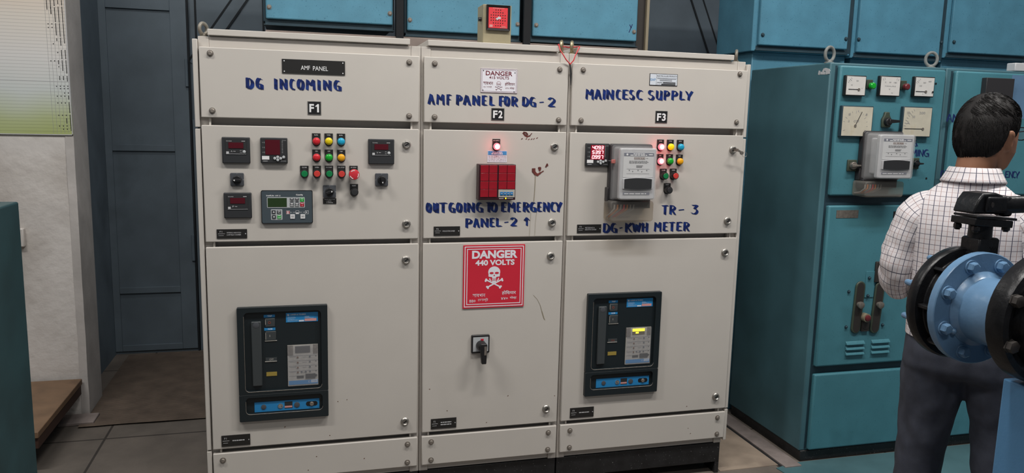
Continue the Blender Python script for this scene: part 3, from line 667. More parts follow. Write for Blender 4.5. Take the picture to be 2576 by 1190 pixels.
din_meter(C1, RC(562, 485, 634, 549, .012), 'F', 'black square digital frequency meter', knob=False)
din_meter(C1, RC(926.5, 349.5, 992, 413.5, .012), 'V', 'black square digital voltmeter at the right of the door')
multi_meter(C1, RC(654.5, 346, 724, 411.5, .014), 'black multifunction meter with tall dark red display')
selector(C1, RC(578.7, 435, 614, 468, .008), 180, 'grey selector switch below the ammeter')
selector(C1, RC(944, 436, 976.5, 468, .008), -80, 'grey selector switch below the voltmeter')
selector(C1, RC(812.4, 466, 845.5, 497.5, .008), 20, 'grey mode selector switch above its label')
r = RC(812.4, 499, 846.3, 512.5); m = MB(); m.rect(r, -.002, th=.002); o = m.build('name_plate', 'engraved', C1, label='black label of the mode selector')
m = MB(); m.text('MODE SELECTION', sub(r, .12, .12, .88, .26), -.0024); m.text('1. AUTO', sub(r, .26, .42, .62, .57), -.0024); m.text('2. MANUAL', sub(r, .26, .70, .75, .86), -.0024); m.build('engraving', 'white', o, smooth=0)
for px, py, pt, col, k, tx in ((796, 355.6, 335.5, 'lens_red', 'lamp', 'R-PH.'), (827.3, 355.6, 335.7, 'lens_yellow', 'lamp', 'Y-PH.'), (858.5, 356.4, 336.2, 'lens_blue', 'lamp', 'B-PH.'),
        (796.5, 396.3, 376.2, 'lens_red', 'lamp', 'ON'), (827.8, 396.7, 376.4, 'lens_green', 'lamp', 'OFF'), (858.8, 397, 377, 'lens_amber', 'lamp', 'TRIP'),
        (766, 437.5, 417, 'cap_green', 'push', 'CLOSE'), (797.6, 437.5, 416.8, 'cap_red', 'push', 'OPEN'), (828.6, 437.5, 416.8, 'cap_green', 'push', 'DG START'), (859.8, 438, 417, 'cap_red', 'push', 'DG STOP'),
        (890.8, 439, 417.2, 'stop_red', 'stop', 'EM. STOP'), (891.9, 484, 463, 'black_matt', 'push', 'RESET')):
    word = {'lens_red': 'red', 'lens_yellow': 'yellow', 'lens_blue': 'blue', 'lens_green': 'green', 'lens_amber': 'amber', 'cap_green': 'green', 'cap_red': 'red', 'stop_red': 'red mushroom', 'black_matt': 'black'}[col]
    indicator(C1, px, py, pt, col, k, tx, label='%s %s marked %s' % (word, {'lamp': 'indicator lamp', 'push': 'push button', 'stop': 'emergency stop button'}[k], tx))
# generator controller
r = RC(656, 479, 787.5, 561.5, .01); m = MB(); m.prism(rrect(*r, .006), -.010, 0); o = m.build('generator_controller', 'black', C1, label='dark grey generator controller with green display and keypad')
m = MB(); m.prism(rrect(*inset(r, .0025), .005), -.0112, -.009); m.build('fascia', 'controller_grey', o)
y = -.0118; q = lambda a, b, c, d: sub(r, (a-268)/1290, (b-180)/830, (c-268)/1290, (d-180)/830)
m = MB(); m.prism(rrect(*q(413, 350, 1358, 612), .003), y, y+.001); m.prism(rrect(*q(505, 650, 790, 915), .003), y, y+.001); m.build('key_surround', 'key_silver', o)
m = MB(); m.rect(q(430, 368, 905, 592), y-.0006, th=.001); m.build('display', 'lcd_green', o)
def key(rr, mt, nm='key'):
    m = MB(); m.prism(rrect(*rr, .001), y-.0014, y+.0002); return m.build(nm, mt, o)
for a, b, mt in ((985, 368, 'key_dark'), (1112, 368, 'key_dark'), (1240, 366, 'key_green'), (985, 488, 'key_dark'), (1112, 488, 'key_dark'), (1240, 486, 'key_red')): key(q(a, b, a+98, b+97), mt)
for a, b, mt in ((525, 672, 'key_dark'), (657, 672, 'key_dark'), (530, 795, 'key_dark'), (662, 795, 'key_green')): key(q(a, b, a+98, b+92), mt)
for a in (985, 1243): key(q(a, 776, a+116, 888), 'key_white')
m = MB(); yk = y-.0018
m.text('InteliLite', q(400, 290, 590, 325), y, bold=.02); m.text('AMF 25', q(612, 296, 752, 328), y, bold=.01); m.build('lettering', 'white', o, smooth=0)
m = MB(); m.text('ComAp', q(1140, 270, 1312, 318), y, bold=.04); m.build('lettering', 'white', o, smooth=0)
m = MB()
for a in (1000, 1128, 1256): m.rect(q(a, 380, a+66, 396), yk, th=.0003); m.rect(q(a, 500, a+66, 514), yk, th=.0003)
for a in (990, 1118): m.text('0 > 0', q(a, 425, a+86, 455), yk); m.rect(q(a+12, 524, a+74, 532), yk, th=.0003); m.text('888', q(a+5, 548, a+80, 576), yk)
m.text('I', q(1283, 415, 1293, 448), yk); m.text('O', q(1278, 538, 1302, 574), yk)
for cx, cz, s_ in ((577, 712, 1), (580, 845, -1)):
    a = q(cx-24, cz-20, cx+24, cz+20); mx_ = (a[0]+a[1])/2
    m.flat([(a[0], a[2]), (a[1], a[2]), (mx_, a[3])] if s_ > 0 else [(a[0], a[3]), (mx_, a[2]), (a[1], a[3])], yk, th=.0003)
m.rect(q(672, 684, 742, 698), yk, th=.0003); m.text('C', q(685, 710, 735, 750), yk); m.rect(q(674, 806, 745, 820), yk, th=.0003); m.rect(q(676, 858, 750, 872), yk, th=.0003); m.rect(q(740, 845, 752, 872), yk, th=.0003)
for a, b in ((975, 1030), (1060, 1125), (1210, 1280), (1310, 1362)): m.rect(q(a, 726, b, 732), y, th=.0003)
for a in (890, 1122, 1362):
    m.border(q(a, 688, a+86, 772), .0008, y, th=.0003)
m.flat(disc((q(1390, 0, 1420, 0)[0]+.001), q(0, 728, 0, 728)[2], .0022), y, th=.0003); m.rect(q(1132, 735, 1198, 764), y, th=.0003); m.rect(q(915, 700, 945, 764), y, th=.0003)
m.build('lettering', 'white', o, smooth=0)
m = MB(); m.rect(q(898, 697, 968, 763), y+.0003, th=.0003); m.build('mains_symbol', 'key_red', o, smooth=0)
m = MB(); m.text('I/O', q(1015, 812, 1075, 850), yk-.0001); m.text('I/O', q(1273, 812, 1333, 850), yk-.0001)
for a in (915, 955, 1040, 1295, 1375, 1415): m.flat(disc(q(a, 0, a, 0)[0], q(0, 655, 0, 655)[2], .001, n=8), y, th=.0003)
m.build('key_marks', 'black_ink', o, smooth=0)
plate_label(C1, RC(545, 577, 622, 598.8), ['METERING, INDICATION', '& AMF RELAY CHAMBER'], 'F1'); plate_label(C1, RC(557, 1096.5, 630, 1118), ['?'], 'F1')

# ---- F2 fittings
lettering(C2, 'painted_lettering', zline([('A', 122, 218), ('M', 228, 330), ('F', 345, 418), ('P', 460, 548), ('A', 545, 650), ('N', 655, 757), ('E', 768, 848), ('L', 858, 938), ('F', 973, 1053), ('O', 1035, 1115), ('R', 1122, 1212), ('D', 1253, 1342), ('G', 1342, 1427), ('-', 1460, 1517), ('2', 1558, 1662)], 1050, 90, 4.76, 690, 738, 828, 862), -.0008, label='blue brush lettering AMF PANEL FOR DG - 2')
lettering(C2, 'painted_lettering', zline([('O', 80, 145), ('U', 148, 212), ('T', 200, 298), ('G', 300, 372), ('O', 372, 440), ('I', 444, 480), ('N', 478, 560), ('G', 563, 640), ('T', 658, 724), ('O', 704, 778), ('E', 806, 872), ('M', 872, 952), ('E', 956, 1008), ('R', 1016, 1090), ('G', 1086, 1154), ('E', 1156, 1212), ('N', 1212, 1282), ('C', 1284, 1342), ('Y', 1328, 1402)], 1050, 310, 3.838, 766, 758, 868, 858), -.0008, label='blue brush lettering OUTGOING TO EMERGENCY')
lettering(C2, 'painted_lettering', zline([('P', 460, 538), ('A', 538, 608), ('N', 608, 692), ('E', 695, 758), ('L', 756, 824), ('-', 838, 882), ('2', 893, 970), ('^', 1025, 1092)], 1050, 310, 3.838, 918, 906, 1014, 994), -.0008, label='blue brush lettering PANEL-2 with an up arrow')
def skull(m, cx, cz, s, y, fill, hole, outline=None):
    """skull with crossed bones, s = skull width"""
    P = lambda pts: [(cx+a*s, cz+b*s) for a, b in pts]
    head = [(.5*cos(a), .18+.46*sin(a)) for a in [radians(-20+220*k/24) for k in range(25)]] + [(-.48, -.08), (-.46, -.20), (-.2, -.23), (-.14, -.34), (.14, -.34), (.2, -.23), (.46, -.20), (.48, -.08)]
    th = .0004; sn = [0]
    def yo(): sn[0] += 1; return y-.00002*sn[0]
    m.flat(P(head), y, fill, th)
    m.flat(P([(-.17, -.37), (.17, -.37), (.17, -.62), (.1, -.70), (-.1, -.70), (-.17, -.62)]), y, fill, th)
    for k in (-1, 1):
        m.flat(P([(k*.36, -.28), (k*.42, -.42), (k*.30, -.56), (k*.20, -.58), (k*.30, -.44)]), y, fill, th)
        m.flat(P([(k*.22+.17*cos(a), .10+.085*sin(a)) for a in [2*pi*i/16 for i in range(16)]]), y-.0006, hole, th)
        m.flat(stroke((cx+k*.62*s, cz-.47*s), (cx-k*.52*s, cz-1.06*s), .11*s), yo(), fill, th)
        for ex, ez in ((.66, -.42), (.70, -.54), (-.58, -1.03), (-.50, -1.13)): m.flat(disc(cx+k*ex*s, cz+ez*s, .085*s, n=12), yo(), fill, th)
    m.flat(P([(-.06, -.12), (0, -.02), (.06, -.12), (0, -.16)]), y-.0006, hole, th)
    for k in range(-1, 2): m.flat(P([(k*.08-.008, -.38), (k*.08+.008, -.38), (k*.08+.008, -.56), (k*.08-.008, -.56)]), y-.0006, hole, th)
    m.flat(P([(-.17, -.46), (.17, -.46), (.17, -.48), (-.17, -.48)]), y-.0006, hole, th)
r = RC(1209.5, 171, 1300.5, 235.5); m = MB(); m.rect(r, -.002, th=.002); o = m.build('danger_sign', 'sign_white', C2, label='white danger sign reading DANGER 415 VOLTS with skull')
m = MB(); y = -.0026
for a in (.0, .03): 
    q_ = inset(r, a*.14+.0008)
    m.border(q_, .0007, y)
u = lambda a, b, c, d: sub(r, (a-760)/432, (b-383)/310, (c-760)/432, (d-383)/310)
m.build('border_lines', 'sign_darkred', o, smooth=0)
def wording(o, mt, y, items):
    for s_, r_, b_ in items: m = MB(); m.text(s_, r_, y, bold=b_); m.build('lettering', mt, o, smooth=0)
wording(o, 'sign_darkred', y, (('DANGER', u(818, 415, 1130, 472), .012), ('415 VOLTS', u(858, 482, 1092, 515), .008),
    ('\u09b8\u09be\u09ac\u09a7\u09be\u09a8', u(790, 552, 905, 592), 0), ('\u0939\u094b\u093f\u0936\u092f\u093e\u0930', u(1045, 548, 1163, 600), 0), ('\u09ea\u09e7\u09eb \u09c7\u09ad\u09be\u09b2\u09cd\u099f', u(795, 607, 890, 632), 0), ('\u096a\u0967\u096b \u092d\u094b\u0932\u094d\u091f', u(1052, 610, 1158, 645), 0)))
m = MB()
cx, cz = u(972, 0, 972, 0)[0], u(0, 585, 0, 585)[2]
skull(m, cx, cz, .0182, y+.0003, 0, 0)
m.build('skull_outline', 'sign_darkred', o, smooth=0)
m = MB(); skull(m, cx, cz, .0160, y-.0002, 0, 1); m.build('skull_emblem', ['sign_white', 'sign_darkred'], o, smooth=0)
for a, b in ((791, 414), (1161, 428), (787, 662), (1155, 672)): k = u(a, b, a, b); m = MB(); m.lathe((k[0], -.002, k[2]), (0, -1, 0), [(0, .0022), (.0012, .0018), (.0014, .0004)], 8); m.build('rivet', 'dark_iron', o)
indicator(C2, 1250.6, 368.8, 349.8, 'lens_lit_core', 'lamp', 'DC SUPPLY', True, label='lit red indicator lamp marked DC SUPPLY ON')
r = RC(1226.4, 379, 1274.6, 408.5); m = MB(); m.rect(r, -.0012, th=.001); o = m.build('paper_sticker', 'sticker_white', C2, label='small white and blue paper sticker under the lit lamp')
m = MB(); m.rect(sub(r, .03, .03, .98, .36), -.0018, th=.0006); m.build('header_band', 'sticker_blue', o, smooth=0)
m = MB(); m.bars(sub(r, .25, .09, .75, .17), -.0024, 0, 3); m.bars(sub(r, .20, .22, .78, .31), -.0024, 0, 8); m.build('lettering', 'white', o, smooth=0)
m = MB(); rn = random.Random(5)
for k in range(4):
    xx = .06
    while xx < .9: w = rn.uniform(.03, .10); m.rect(sub(r, xx, .46+.13*k, min(xx+w, .95), .475+.13*k+rn.uniform(0, .02)), -.0018, th=.0004); xx += w+rn.uniform(.02, .06)
m.build('handwriting', 'grey_ink', o, smooth=0)
r = RC(1206.5, 413.5, 1295.5, 503, .045); m = MB(); m.box(r[0]-.002, r[1]+.001, -.045, 0, r[2], r[3]); o = m.build('alarm_annunciator', 'tile_seam', C2, bevel=.002, label='square annunciator box with a grid of red windows')
def an(c, rw, mt='tile_red'):
    u0 = (.028, .265, .53, .765)[c]; v0 = (.022, .245, .475, .70)[rw]
    m = MB(); m.rect(sub(r, u0, v0, u0+.222, v0+.215), -.0475, th=.003); m.build('alarm_window', mt, o, bevel=.0006)
for rw in range(4):
    for c in range(4):
        if not (rw == 3 and c > 1): an(c, rw)
m = MB(); m.rect(sub(r, .53, .705, .985, .925), -.0475, th=.003); m.build('key_panel', 'trip_grey', o, bevel=.0006)
for k in range(4):
    m = MB(); m.rect(sub(r, .575+.093*k, .77, .655+.093*k, .865), -.0495, th=.003); b = m.build('key', 'key_blue', o, bevel=.001)
m = MB()
for k in range(4): m.rect(sub(r, .590+.093*k, .808, .640+.093*k, .822), -.0499, th=.0003)
m.bars(sub(r, .55, .947, .68, .968), -.0454); m.bars(sub(r, .78, .945, .95, .96), -.0454, 0, 2); m.build('lettering', 'white_dim', o, smooth=0)
k = sub(r, .74, .955, .74, .955); m = MB(); m.flat(disc(k[0], k[2], .0028, n=10), -.0458, th=.0008); m.build('status_light', 'lcd_yellow', o, smooth=0)
plate_label(C2, RC(1091, 570, 1156.8, 592), ['ANNUNCIATION CHAMBER'], 'F2'); plate_label(C2, RC(1084, 1054.5, 1147.5, 1074.5), ['?', '?'], 'F2')
r = RC(1166, 617.5, 1317, 770.5, .004); m = MB(); m.rect(r, -.004, th=.004); o = m.build('danger_sign', 'sign_red', C2, label='large red danger sign reading DANGER 440 VOLTS with white skull and bones')
m = MB(); y = -.0046
for a, t in ((.020, .0034), (.058, .0030)):
    q_ = inset(r, a*(r[1]-r[0]))
    m.border(q_, t, y)
m.build('border_lines', 'sign_white', o, smooth=0)
u = lambda a, b, c, d: sub(r, (a-45)/1050, (b-50)/1065, (c-45)/1050, (d-50)/1065)
wording(o, 'sign_white', y, (('DANGER', u(190, 140, 968, 278), .045), ('440 VOLTS', u(248, 300, 918, 395), .040), ('\u09b8\u09be\u09ac\u09a7\u09be\u09a8', u(210, 868, 425, 925), .0), ('\u0939\u094b\u093f\u0936\u092f\u093e\u0930', u(712, 828, 955, 905), .012),
    ('\u09ea\u09ea\u09e6', u(155, 968, 260, 1015), .012), ('\u09c7\u09ad\u09be\u09b2\u09cd\u099f', u(302, 945, 475, 1012), .0), ('\u096a\u096a\u0966', u(700, 945, 815, 985), .012), ('\u092d\u094b\u0932\u094d\u091f', u(850, 930, 968, 985), .012)))
m = MB(); skull(m, u(572, 0, 572, 0)[0], u(0, 545, 0, 545)[2], u(470, 0, 675, 0)[1]-u(470, 0, 675, 0)[0], y, 0, 1); m.build('skull_emblem', ['sign_white', 'sign_red'], o, smooth=0)
# rotary handle
r = RC(1186.5, 844, 1231, 887, .01); m = MB(); m.prism(rrect(*r, .004), -.012, 0); o = m.build('rotary_handle', 'black', C2, bevel=.002, label='black rotary isolator handle pointing down')
m = MB(); m.rect(inset(r, .006, .008), -.0128, th=.001); m.build('indication_plate', 'key_silver', o)
k = sub(r, .5, .20, .66, .30); m = MB(); m.rect(k, -.0134, th=.0008); m.build('red_mark', 'sign_red', o)
x, z = (r[0]+r[1])/2+.003, (r[2]+r[3])/2-.004
m = MB(); m.lathe((x-.002, -.0125, z), (0, -1, 0), [(0, .0215), (.014, .020), (.030, .018), (.036, .014), (.037, .001)], 24)
m.prism([(x-.008, z-.066), (x+.011, z-.066), (x+.014, z+.01), (x+.012, z+.018), (x-.012, z+.018), (x-.014, z+.006)], -.062, -.040); m.build('grip', 'black', o, bevel=.003)
m = MB(); m.prism([(x+.001, z-.028), (x+.010, z-.028), (x+.011, z+.008), (x+.001, z+.008)], -.0636, -.062); m.build('grip_insert', 'steel_dull', o)
m = MB(); m.text('O', sub(r, .2, .28, .26, .36), -.0134); m.text('I', sub(r, .86, .82, .88, .90), -.0134); m.build('lettering', 'white', o, smooth=0)
# paint smears, drip and scratch on the doors
BN = [0]
def blob(m, pts, w, y=-.0007):
    pts = [F(*p) for p in pts]
    for i, (p, q_) in enumerate(zip(pts, pts[1:])):
        wi = w[i] if isinstance(w, (list, tuple)) else w
        BN[0] = (BN[0]+1) % 30; y_ = y-.00004*BN[0]; m.add([(a, y_, b) for a, b in stroke(p, q_, wi)], [(0, 1, 2, 3)]); y_ -= .00002; m.add([(a, y_, b) for a, b in disc(q_[0], q_[1], wi/2, n=10)], [tuple(range(10))])
z6 = lambda a, b: (1050+a/3.838, 310+b/3.838)
m = MB(); blob(m, [z6(1018, 92), z6(1035, 112), z6(1060, 128), z6(1085, 122), z6(1103, 98)], [.006, .008, .005, .003]); blob(m, [z6(1022, 88), z6(1050, 92), z6(1062, 108)], .006)
for a, b in ((1002, 155), (1045, 155), (1068, 160), (1095, 158), (1118, 155), (1148, 147)): blob(m, [z6(a, b), z6(a+12, b-8)], .0025)
m.build('paint_smear', 'paint_brown', C2, smooth=0, label='dark red paint smear at the top edge of the door')
m = MB(); blob(m, [z6(1122, 435), z6(1122, 465), z6(1140, 490), z6(1160, 498), z6(1185, 480), z6(1215, 462)], [.0145, .0125, .0105, .008, .004]); blob(m, [z6(1165, 435), z6(1185, 432), z6(1180, 452)], .009); blob(m, [z6(1238, 425), z6(1252, 395), z6(1256, 408)], .006)
m.build('paint_smear', 'paint_brown', C2, smooth=0, label='dark red paint smear with a drip beside the annunciator')
m = MB(); blob(m, [z6(1138, 500), z6(1136, 570), z6(1132, 640), z6(1128, 700), z6(1124, 752)], .0024); blob(m, [z6(1150, 860), z6(1138, 960), z6(1132, 1085)], .0010); blob(m, [z6(1095, 860), z6(1088, 960), z6(1080, 1090)], .0010)
m.build('paint_drip', 'drip_brown', C2, smooth=0)
z3 = lambda a, b: (1140+a/3.5, 600+b/3.5)
m = MB(); blob(m, [z3(705, 498), z3(740, 535), z3(765, 585), z3(780, 640), z3(798, 700), z3(806, 715)], [.0012, .0014, .002, .0035, .0028]); m.build('scratch_mark', 'drip_brown', C2, smooth=0)

for c, ox, oy_, sc, L_ in ((C1, 500, 980, 4.441, ((965, 420), (1465, 508), (1318, 745), (1225, 897), (1850, 770), (1655, 110), (1555, 130))), (C2, 1040, 940, 4.76, ((875, 583), (1690, 262), (405, 440), (195, 185), (1132, 266))), (C3, 1380, 940, 4.76, ((1655, 390), (1830, 425), (1670, 650), (1698, 718)))):
    m = MB(); rn = random.Random(ox)
    for a, b in L_: p_ = F(ox+a/sc, oy_+b/sc); m.add([(x, -.0006, z) for x, z in stroke((p_[0]-rn.uniform(.001, .003), p_[1]-.001), (p_[0]+.0015, p_[1]+rn.uniform(-.003, .003)), .0028)], [(0, 1, 2, 3)])
    m.build('paint_chip', 'knob_brown', c, smooth=0)
# ---- F3 fittings
lettering(C3, 'painted_lettering', zline([('M', 245, 340), ('A', 346, 438), ('I', 440, 478), ('N', 480, 575), ('C', 592, 660), ('E', 665, 748), ('S', 745, 815), ('C', 828, 912), ('S', 960, 1042), ('U', 1052, 1132), ('P', 1142, 1218), ('P', 1230, 1312), ('L', 1322, 1398), ('Y', 1388, 1482)], 1420, 90, 4.577, 608, 632, 738, 750), -.0008, label='blue brush lettering MAIN CESC SUPPLY')
lettering(C3, 'painted_lettering', zline([('T', 100, 182), ('R', 186, 262), ('-', 285, 346), ('3', 416, 500)], 1640, 330, 4.248, 790, 786, 896, 890), -.0008, label='blue brush lettering TR- 3')
sp = zline([('D', 410, 492), ('G', 493, 568), ('-', 586, 622), ('K', 645, 732), ('W', 722, 825), ('H', 825, 898)], 1420, 330, 4.248, 983, 975, 1092, 1080) + zline([('M', 26, 104), ('E', 116, 182), ('T', 176, 254), ('E', 260, 334), ('R', 335, 408)], 1640, 330, 4.248, 970, 968, 1076, 1070)
lettering(C3, 'painted_lettering', sp, -.0008, label='blue brush lettering DG-KWH METER')
r = RC(1634.5, 184.5, 1703, 217); m = MB(); m.rect(r, -.002, th=.002); o = m.build('maker_plate', 'black', C3, label='small white maker plate above the lettering')
m = MB(); m.rect(inset(r, .002), -.0026, th=.001); m.build('plate_face', 'sticker_white', o)
m = MB(); y = -.003; m.text('ELECTRO ALLIED PRODUCTS', sub(r, .26, .13, .97, .24), y); m.rect(sub(r, .235, .03, .24, .97), y, th=.0003); m.rect(sub(r, .24, .33, .97, .34), y, th=.0003)
for k, (a, b) in enumerate(((.27, .95), (.36, .80), (.36, .80))): m.rect(sub(r, a, .40+.09*k, b, .43+.09*k), y, th=.0003)
m.bars(sub(r, .26, .72, .45, .76), y); m.rect(sub(r, .48, .70, .93, .80), y, th=.0003); m.text('SL. NO.', sub(r, .26, .85, .40, .91), y); m.rect(sub(r, .42, .84, .93, .94), y, th=.0003); m.build('lettering', 'black_ink', o, smooth=0)
m = MB(); m.text('EAP', sub(r, .03, .42, .21, .62), y); m.build('maker_emblem', 'label_blue', o, smooth=0)
multi_meter(C3, RC(1475, 360.5, 1531.3, 419, .014), 'black multifunction meter with glowing red digits', lit=True)
for px, py, pt, col, k, tx in ((1664.7, 369.8, 351.3, 'lens_lit_core', 'lamp', 'R-PH.'), (1689.4, 369.8, 351.6, 'lens_lit_yellow', 'lamp', 'Y-PH.'), (1714.4, 370.3, 352, 'lens_blue', 'lamp', 'B-PH.'),
        (1663.5, 405.5, 388, 'lens_lit_core', 'lamp', 'ON'), (1687.5, 406, 388.2, 'lens_green', 'lamp', 'OFF'), (1712.3, 406.3, 389, 'lens_amber', 'lamp', 'TRIP'),
        (1675.5, 443, 424.6, 'cap_green', 'push', 'CLOSE'), (1700.7, 442.8, 424.4, 'cap_red', 'push', 'OPEN'), (1685.5, 479, 461, 'black_matt', 'push', 'RESET')):
    word = {'lens_lit_core': 'lit red', 'lens_lit_yellow': 'yellow', 'lens_blue': 'blue', 'lens_green': 'green', 'lens_amber': 'amber', 'cap_green': 'green', 'cap_red': 'red', 'black_matt': 'black'}[col]
    indicator(C3, px, py, pt, col, k, tx, col == 'lens_lit_core', label='%s %s marked %s' % (word, {'lamp': 'indicator lamp', 'push': 'push button'}[k], tx))
plate_label(C3, RC(1451.8, 565, 1511.3, 585.2), ['METERING &', 'INDICATOR CHAMBER'], 'F3'); plate_label(C3, RC(1434, 1027, 1492.5, 1047), ['?'], 'F3')
def lamp_glow(px, py):
    x, z = F(px, py, .02); d = bpy.data.lights.new('lamp_light', 'POINT'); d.energy = .06; d.color = (1, .05, .07); d.shadow_soft_size = .012
    o = bpy.data.objects.new('lamp_light', d); COL.objects.link(o); o.location = (x, -.035, z)
for p in ((1250.6, 368.8), (1664.7, 369.8), (1663.5, 405.5)): lamp_glow(*p)
def energy_meter(parent, front, term, y0, t, label, pj, reading, tag_=True):
    """front: pixel rect of the cover front (depth t), term: pixel rect of the terminal cover"""
    p = pj(front[0], front[1], t); q_ = pj(front[2], front[3], t); x0, x1, z0, z1 = p[0], q_[0], q_[1], p[1]
    w = x1-x0; h = z1-z0; e = .010
    m = MB(); m.prism(rrect(x0-e, x1+e, z0-e, z1+e, .012), y0-.030, y0); m.box(x0-e-.008, x0-e, y0-.03, y0, z0-e, z0+h*.22); o = m.build('energy_meter', 'meter_dark', parent, bevel=.003, label=label)
    m = MB(); m.prism(rrect(x0+.005, x1-.005, z0+.005, z1-.005, .008), y0-t+.008, y0-t+.030); m.prism(rrect(x0+.03, x1-.03, z0+.02, z1-.02, .008), y0-t+.029, y0-.03); m.build('meter_body', 'meter_body', o, bevel=.004)
    m = MB(); yb = y0-t+.004
    m.prism(rrect(x0-.006, x1+.006, z0-.006, z1+.006, .012), y0-.040, y0-.028)
    rr = [[(a, yy, b) for a, b in rrect(x0+k, x1-k, z0+k, z1-k, .012)] for yy, k in ((y0-.04, 0), (y0-t*.5, .001), (y0-t+.006, .002), (y0-t+.001, .006))]
    m.rings(rr); m.build('clear_cover', 'clear_cover', o)
    r = (x0, x1, z0, z1); y = y0-t+.0066
    m = MB(); m.rect(sub(r, .11, .10, .90, .56), y, th=.0012); m.build('dial_plate', 'meter_plate', o)
    m = MB(); y -= .0008
    m.rect(sub(r, .12, .105, .90, .165), y, th=.0006); m.rect(sub(r, .13, .845, .83, .885), y, th=.0006); m.build('header_band', 'meter_navy', o, smooth=0)
    m = MB(); m.bars(sub(r, .36, .115, .66, .130), y-.0006, 0, 7); m.bars(sub(r, .28, .140, .72, .156), y-.0006, 0, 9); m.bars(sub(r, .76, .125, .87, .145), y-.0006); c = sub(r, .20, .135, .20, .135); m.flat(disc(c[0], c[2], .0042, n=16), y-.0006, th=.0004)
    m.bars(sub(r, .16, .862, .74, .876), y-.0006, 0, 12); m.build('lettering', 'white', o, smooth=0)
    m = MB(); 
    for k, c in enumerate(reading): m.rect(sub(r, .385+.048*k, .185, .428+.048*k, .225), y, th=.0005)
    m.build('counter', 'knob_brown', o, smooth=0)
    m = MB(); 
    for k, c in enumerate(reading): m.text(c, sub(r, .395+.048*k, .192, .418+.048*k, .218), y-.0005)
    m.build('counter_digits', 'white', o, smooth=0)
    m = MB(); rn = random.Random(9)
    for rw in range(3):
        xx = .26
        while xx < .72: w_ = rn.uniform(.02, .07); m.rect(sub(r, xx, .255+.018*rw, xx+w_, .263+.018*rw), y, th=.0004); xx += w_+.012
    m.rect(sub(r, .70, .203, .75, .208), y, th=.0004); m.bars(sub(r, .45, .338, .62, .350), y, 0, 3); m.rect(sub(r, .45, .36, .60, .375), y, th=.0004)
    for u_, v_ in ((.27, .43), (.36, .45), (.50, .43), (.60, .455), (.73, .43)): c = sub(r, u_, v_, u_, v_); m.flat(disc(c[0], c[2], .0022, n=10), y, th=.0005)
    for v_ in (.405, .49): m.rect(sub(r, .20, v_, .80, v_+.003), y, th=.0003)
    m.build('dial_marks', 'black_ink', o, smooth=0)
    c = sub(r, .13, .57, .86, .79); cx, cz = (c[0]+c[1])/2, (c[2]+c[3])/2; ww, hh = (c[1]-c[0])/2, (c[3]-c[2])/2
    def lens(k): return [(cx+ww*k*a, cz+hh*k*(.80+.20*(1-a*a))) for a in [1-2*i/14 for i in range(15)]]+[(cx+ww*k*a, cz-hh*k*(.80+.20*(1-a*a))) for a in [-1+2*i/14 for i in range(15)]]
    m = MB(); m.prism(lens(1.07), y0-t-.001, y0-t+.010); m.build('window_frame', 'meter_body', o, bevel=.001)
    m = MB(); m.prism(lens(.98), y0-t-.0026, y0-t); m.build('black_window', 'black_matt', o)
    # terminal cover and the wires in it
    p = pj(term[0], term[1], t*.7); q_ = pj(term[2], term[3], t*.7); r = (p[0], q_[0], q_[1], p[1])
    m = MB(); m.box(r[0]+.02, r[1]-.008, y0-.05, y0-.002, r[3]-.028, r[3]+.012); m.build('terminal_block', 'meter_dark', o, bevel=.002)
    m = MB(); m.prism(rrect(r[0]+.003, r[1]-.003, r[2], r[3]+.004, .012), y0-t*.72, y0-.002); m.build('terminal_cover', 'smoky_cover', o, bevel=.005)
    for k, mt in enumerate(('wire_grey', 'wire_orange', 'wire_grey', 'wire_red', 'wire_orange', 'wire_grey', 'wire_grey')):
        a = r[0]+.030+.014*k; m = MB(); m.tube([(a, y0-.054, r[3]-.012), (a-.002, y0-.056, r[3]-.03), (a-.008-.003*k, y0-.035, r[3]-.048), (a-.015-.004*k, y0-.006, r[2]+.012)], .0036, 6); m.build('wire', mt, o)
    if tag_:
        a = F(1544, 405, .05); b = F(1560, 392, .07)
        m = MB(); m.tube([(b[0]-.001, y0-.07, b[1]), (a[0]+.008, y0-.055, a[1]+.008), (a[0], y0-.05, a[1])], .0008, 6); m.tube([(a[0], y0-.05, a[1]), F(1530, 404, .02)[:1]+(y0-.022,)+F(1530, 404, .02)[1:]], .0008, 6); m.build('seal_wire', 'wire_grey', o)
        m = MB(); m.box(a[0]-.009, a[0]+.007, y0-.055, y0-.043, a[1]-.010, a[1]+.006); m.build('seal_tag', 'tag_pink', o, bevel=.002, label='small pink seal tag')
    return o
energy_meter(C3, (1561, 370, 1650.5, 505), (1534, 509, 1644, 557), 0, .105, 'grey electricity meter under a clear cover', F, '383899')

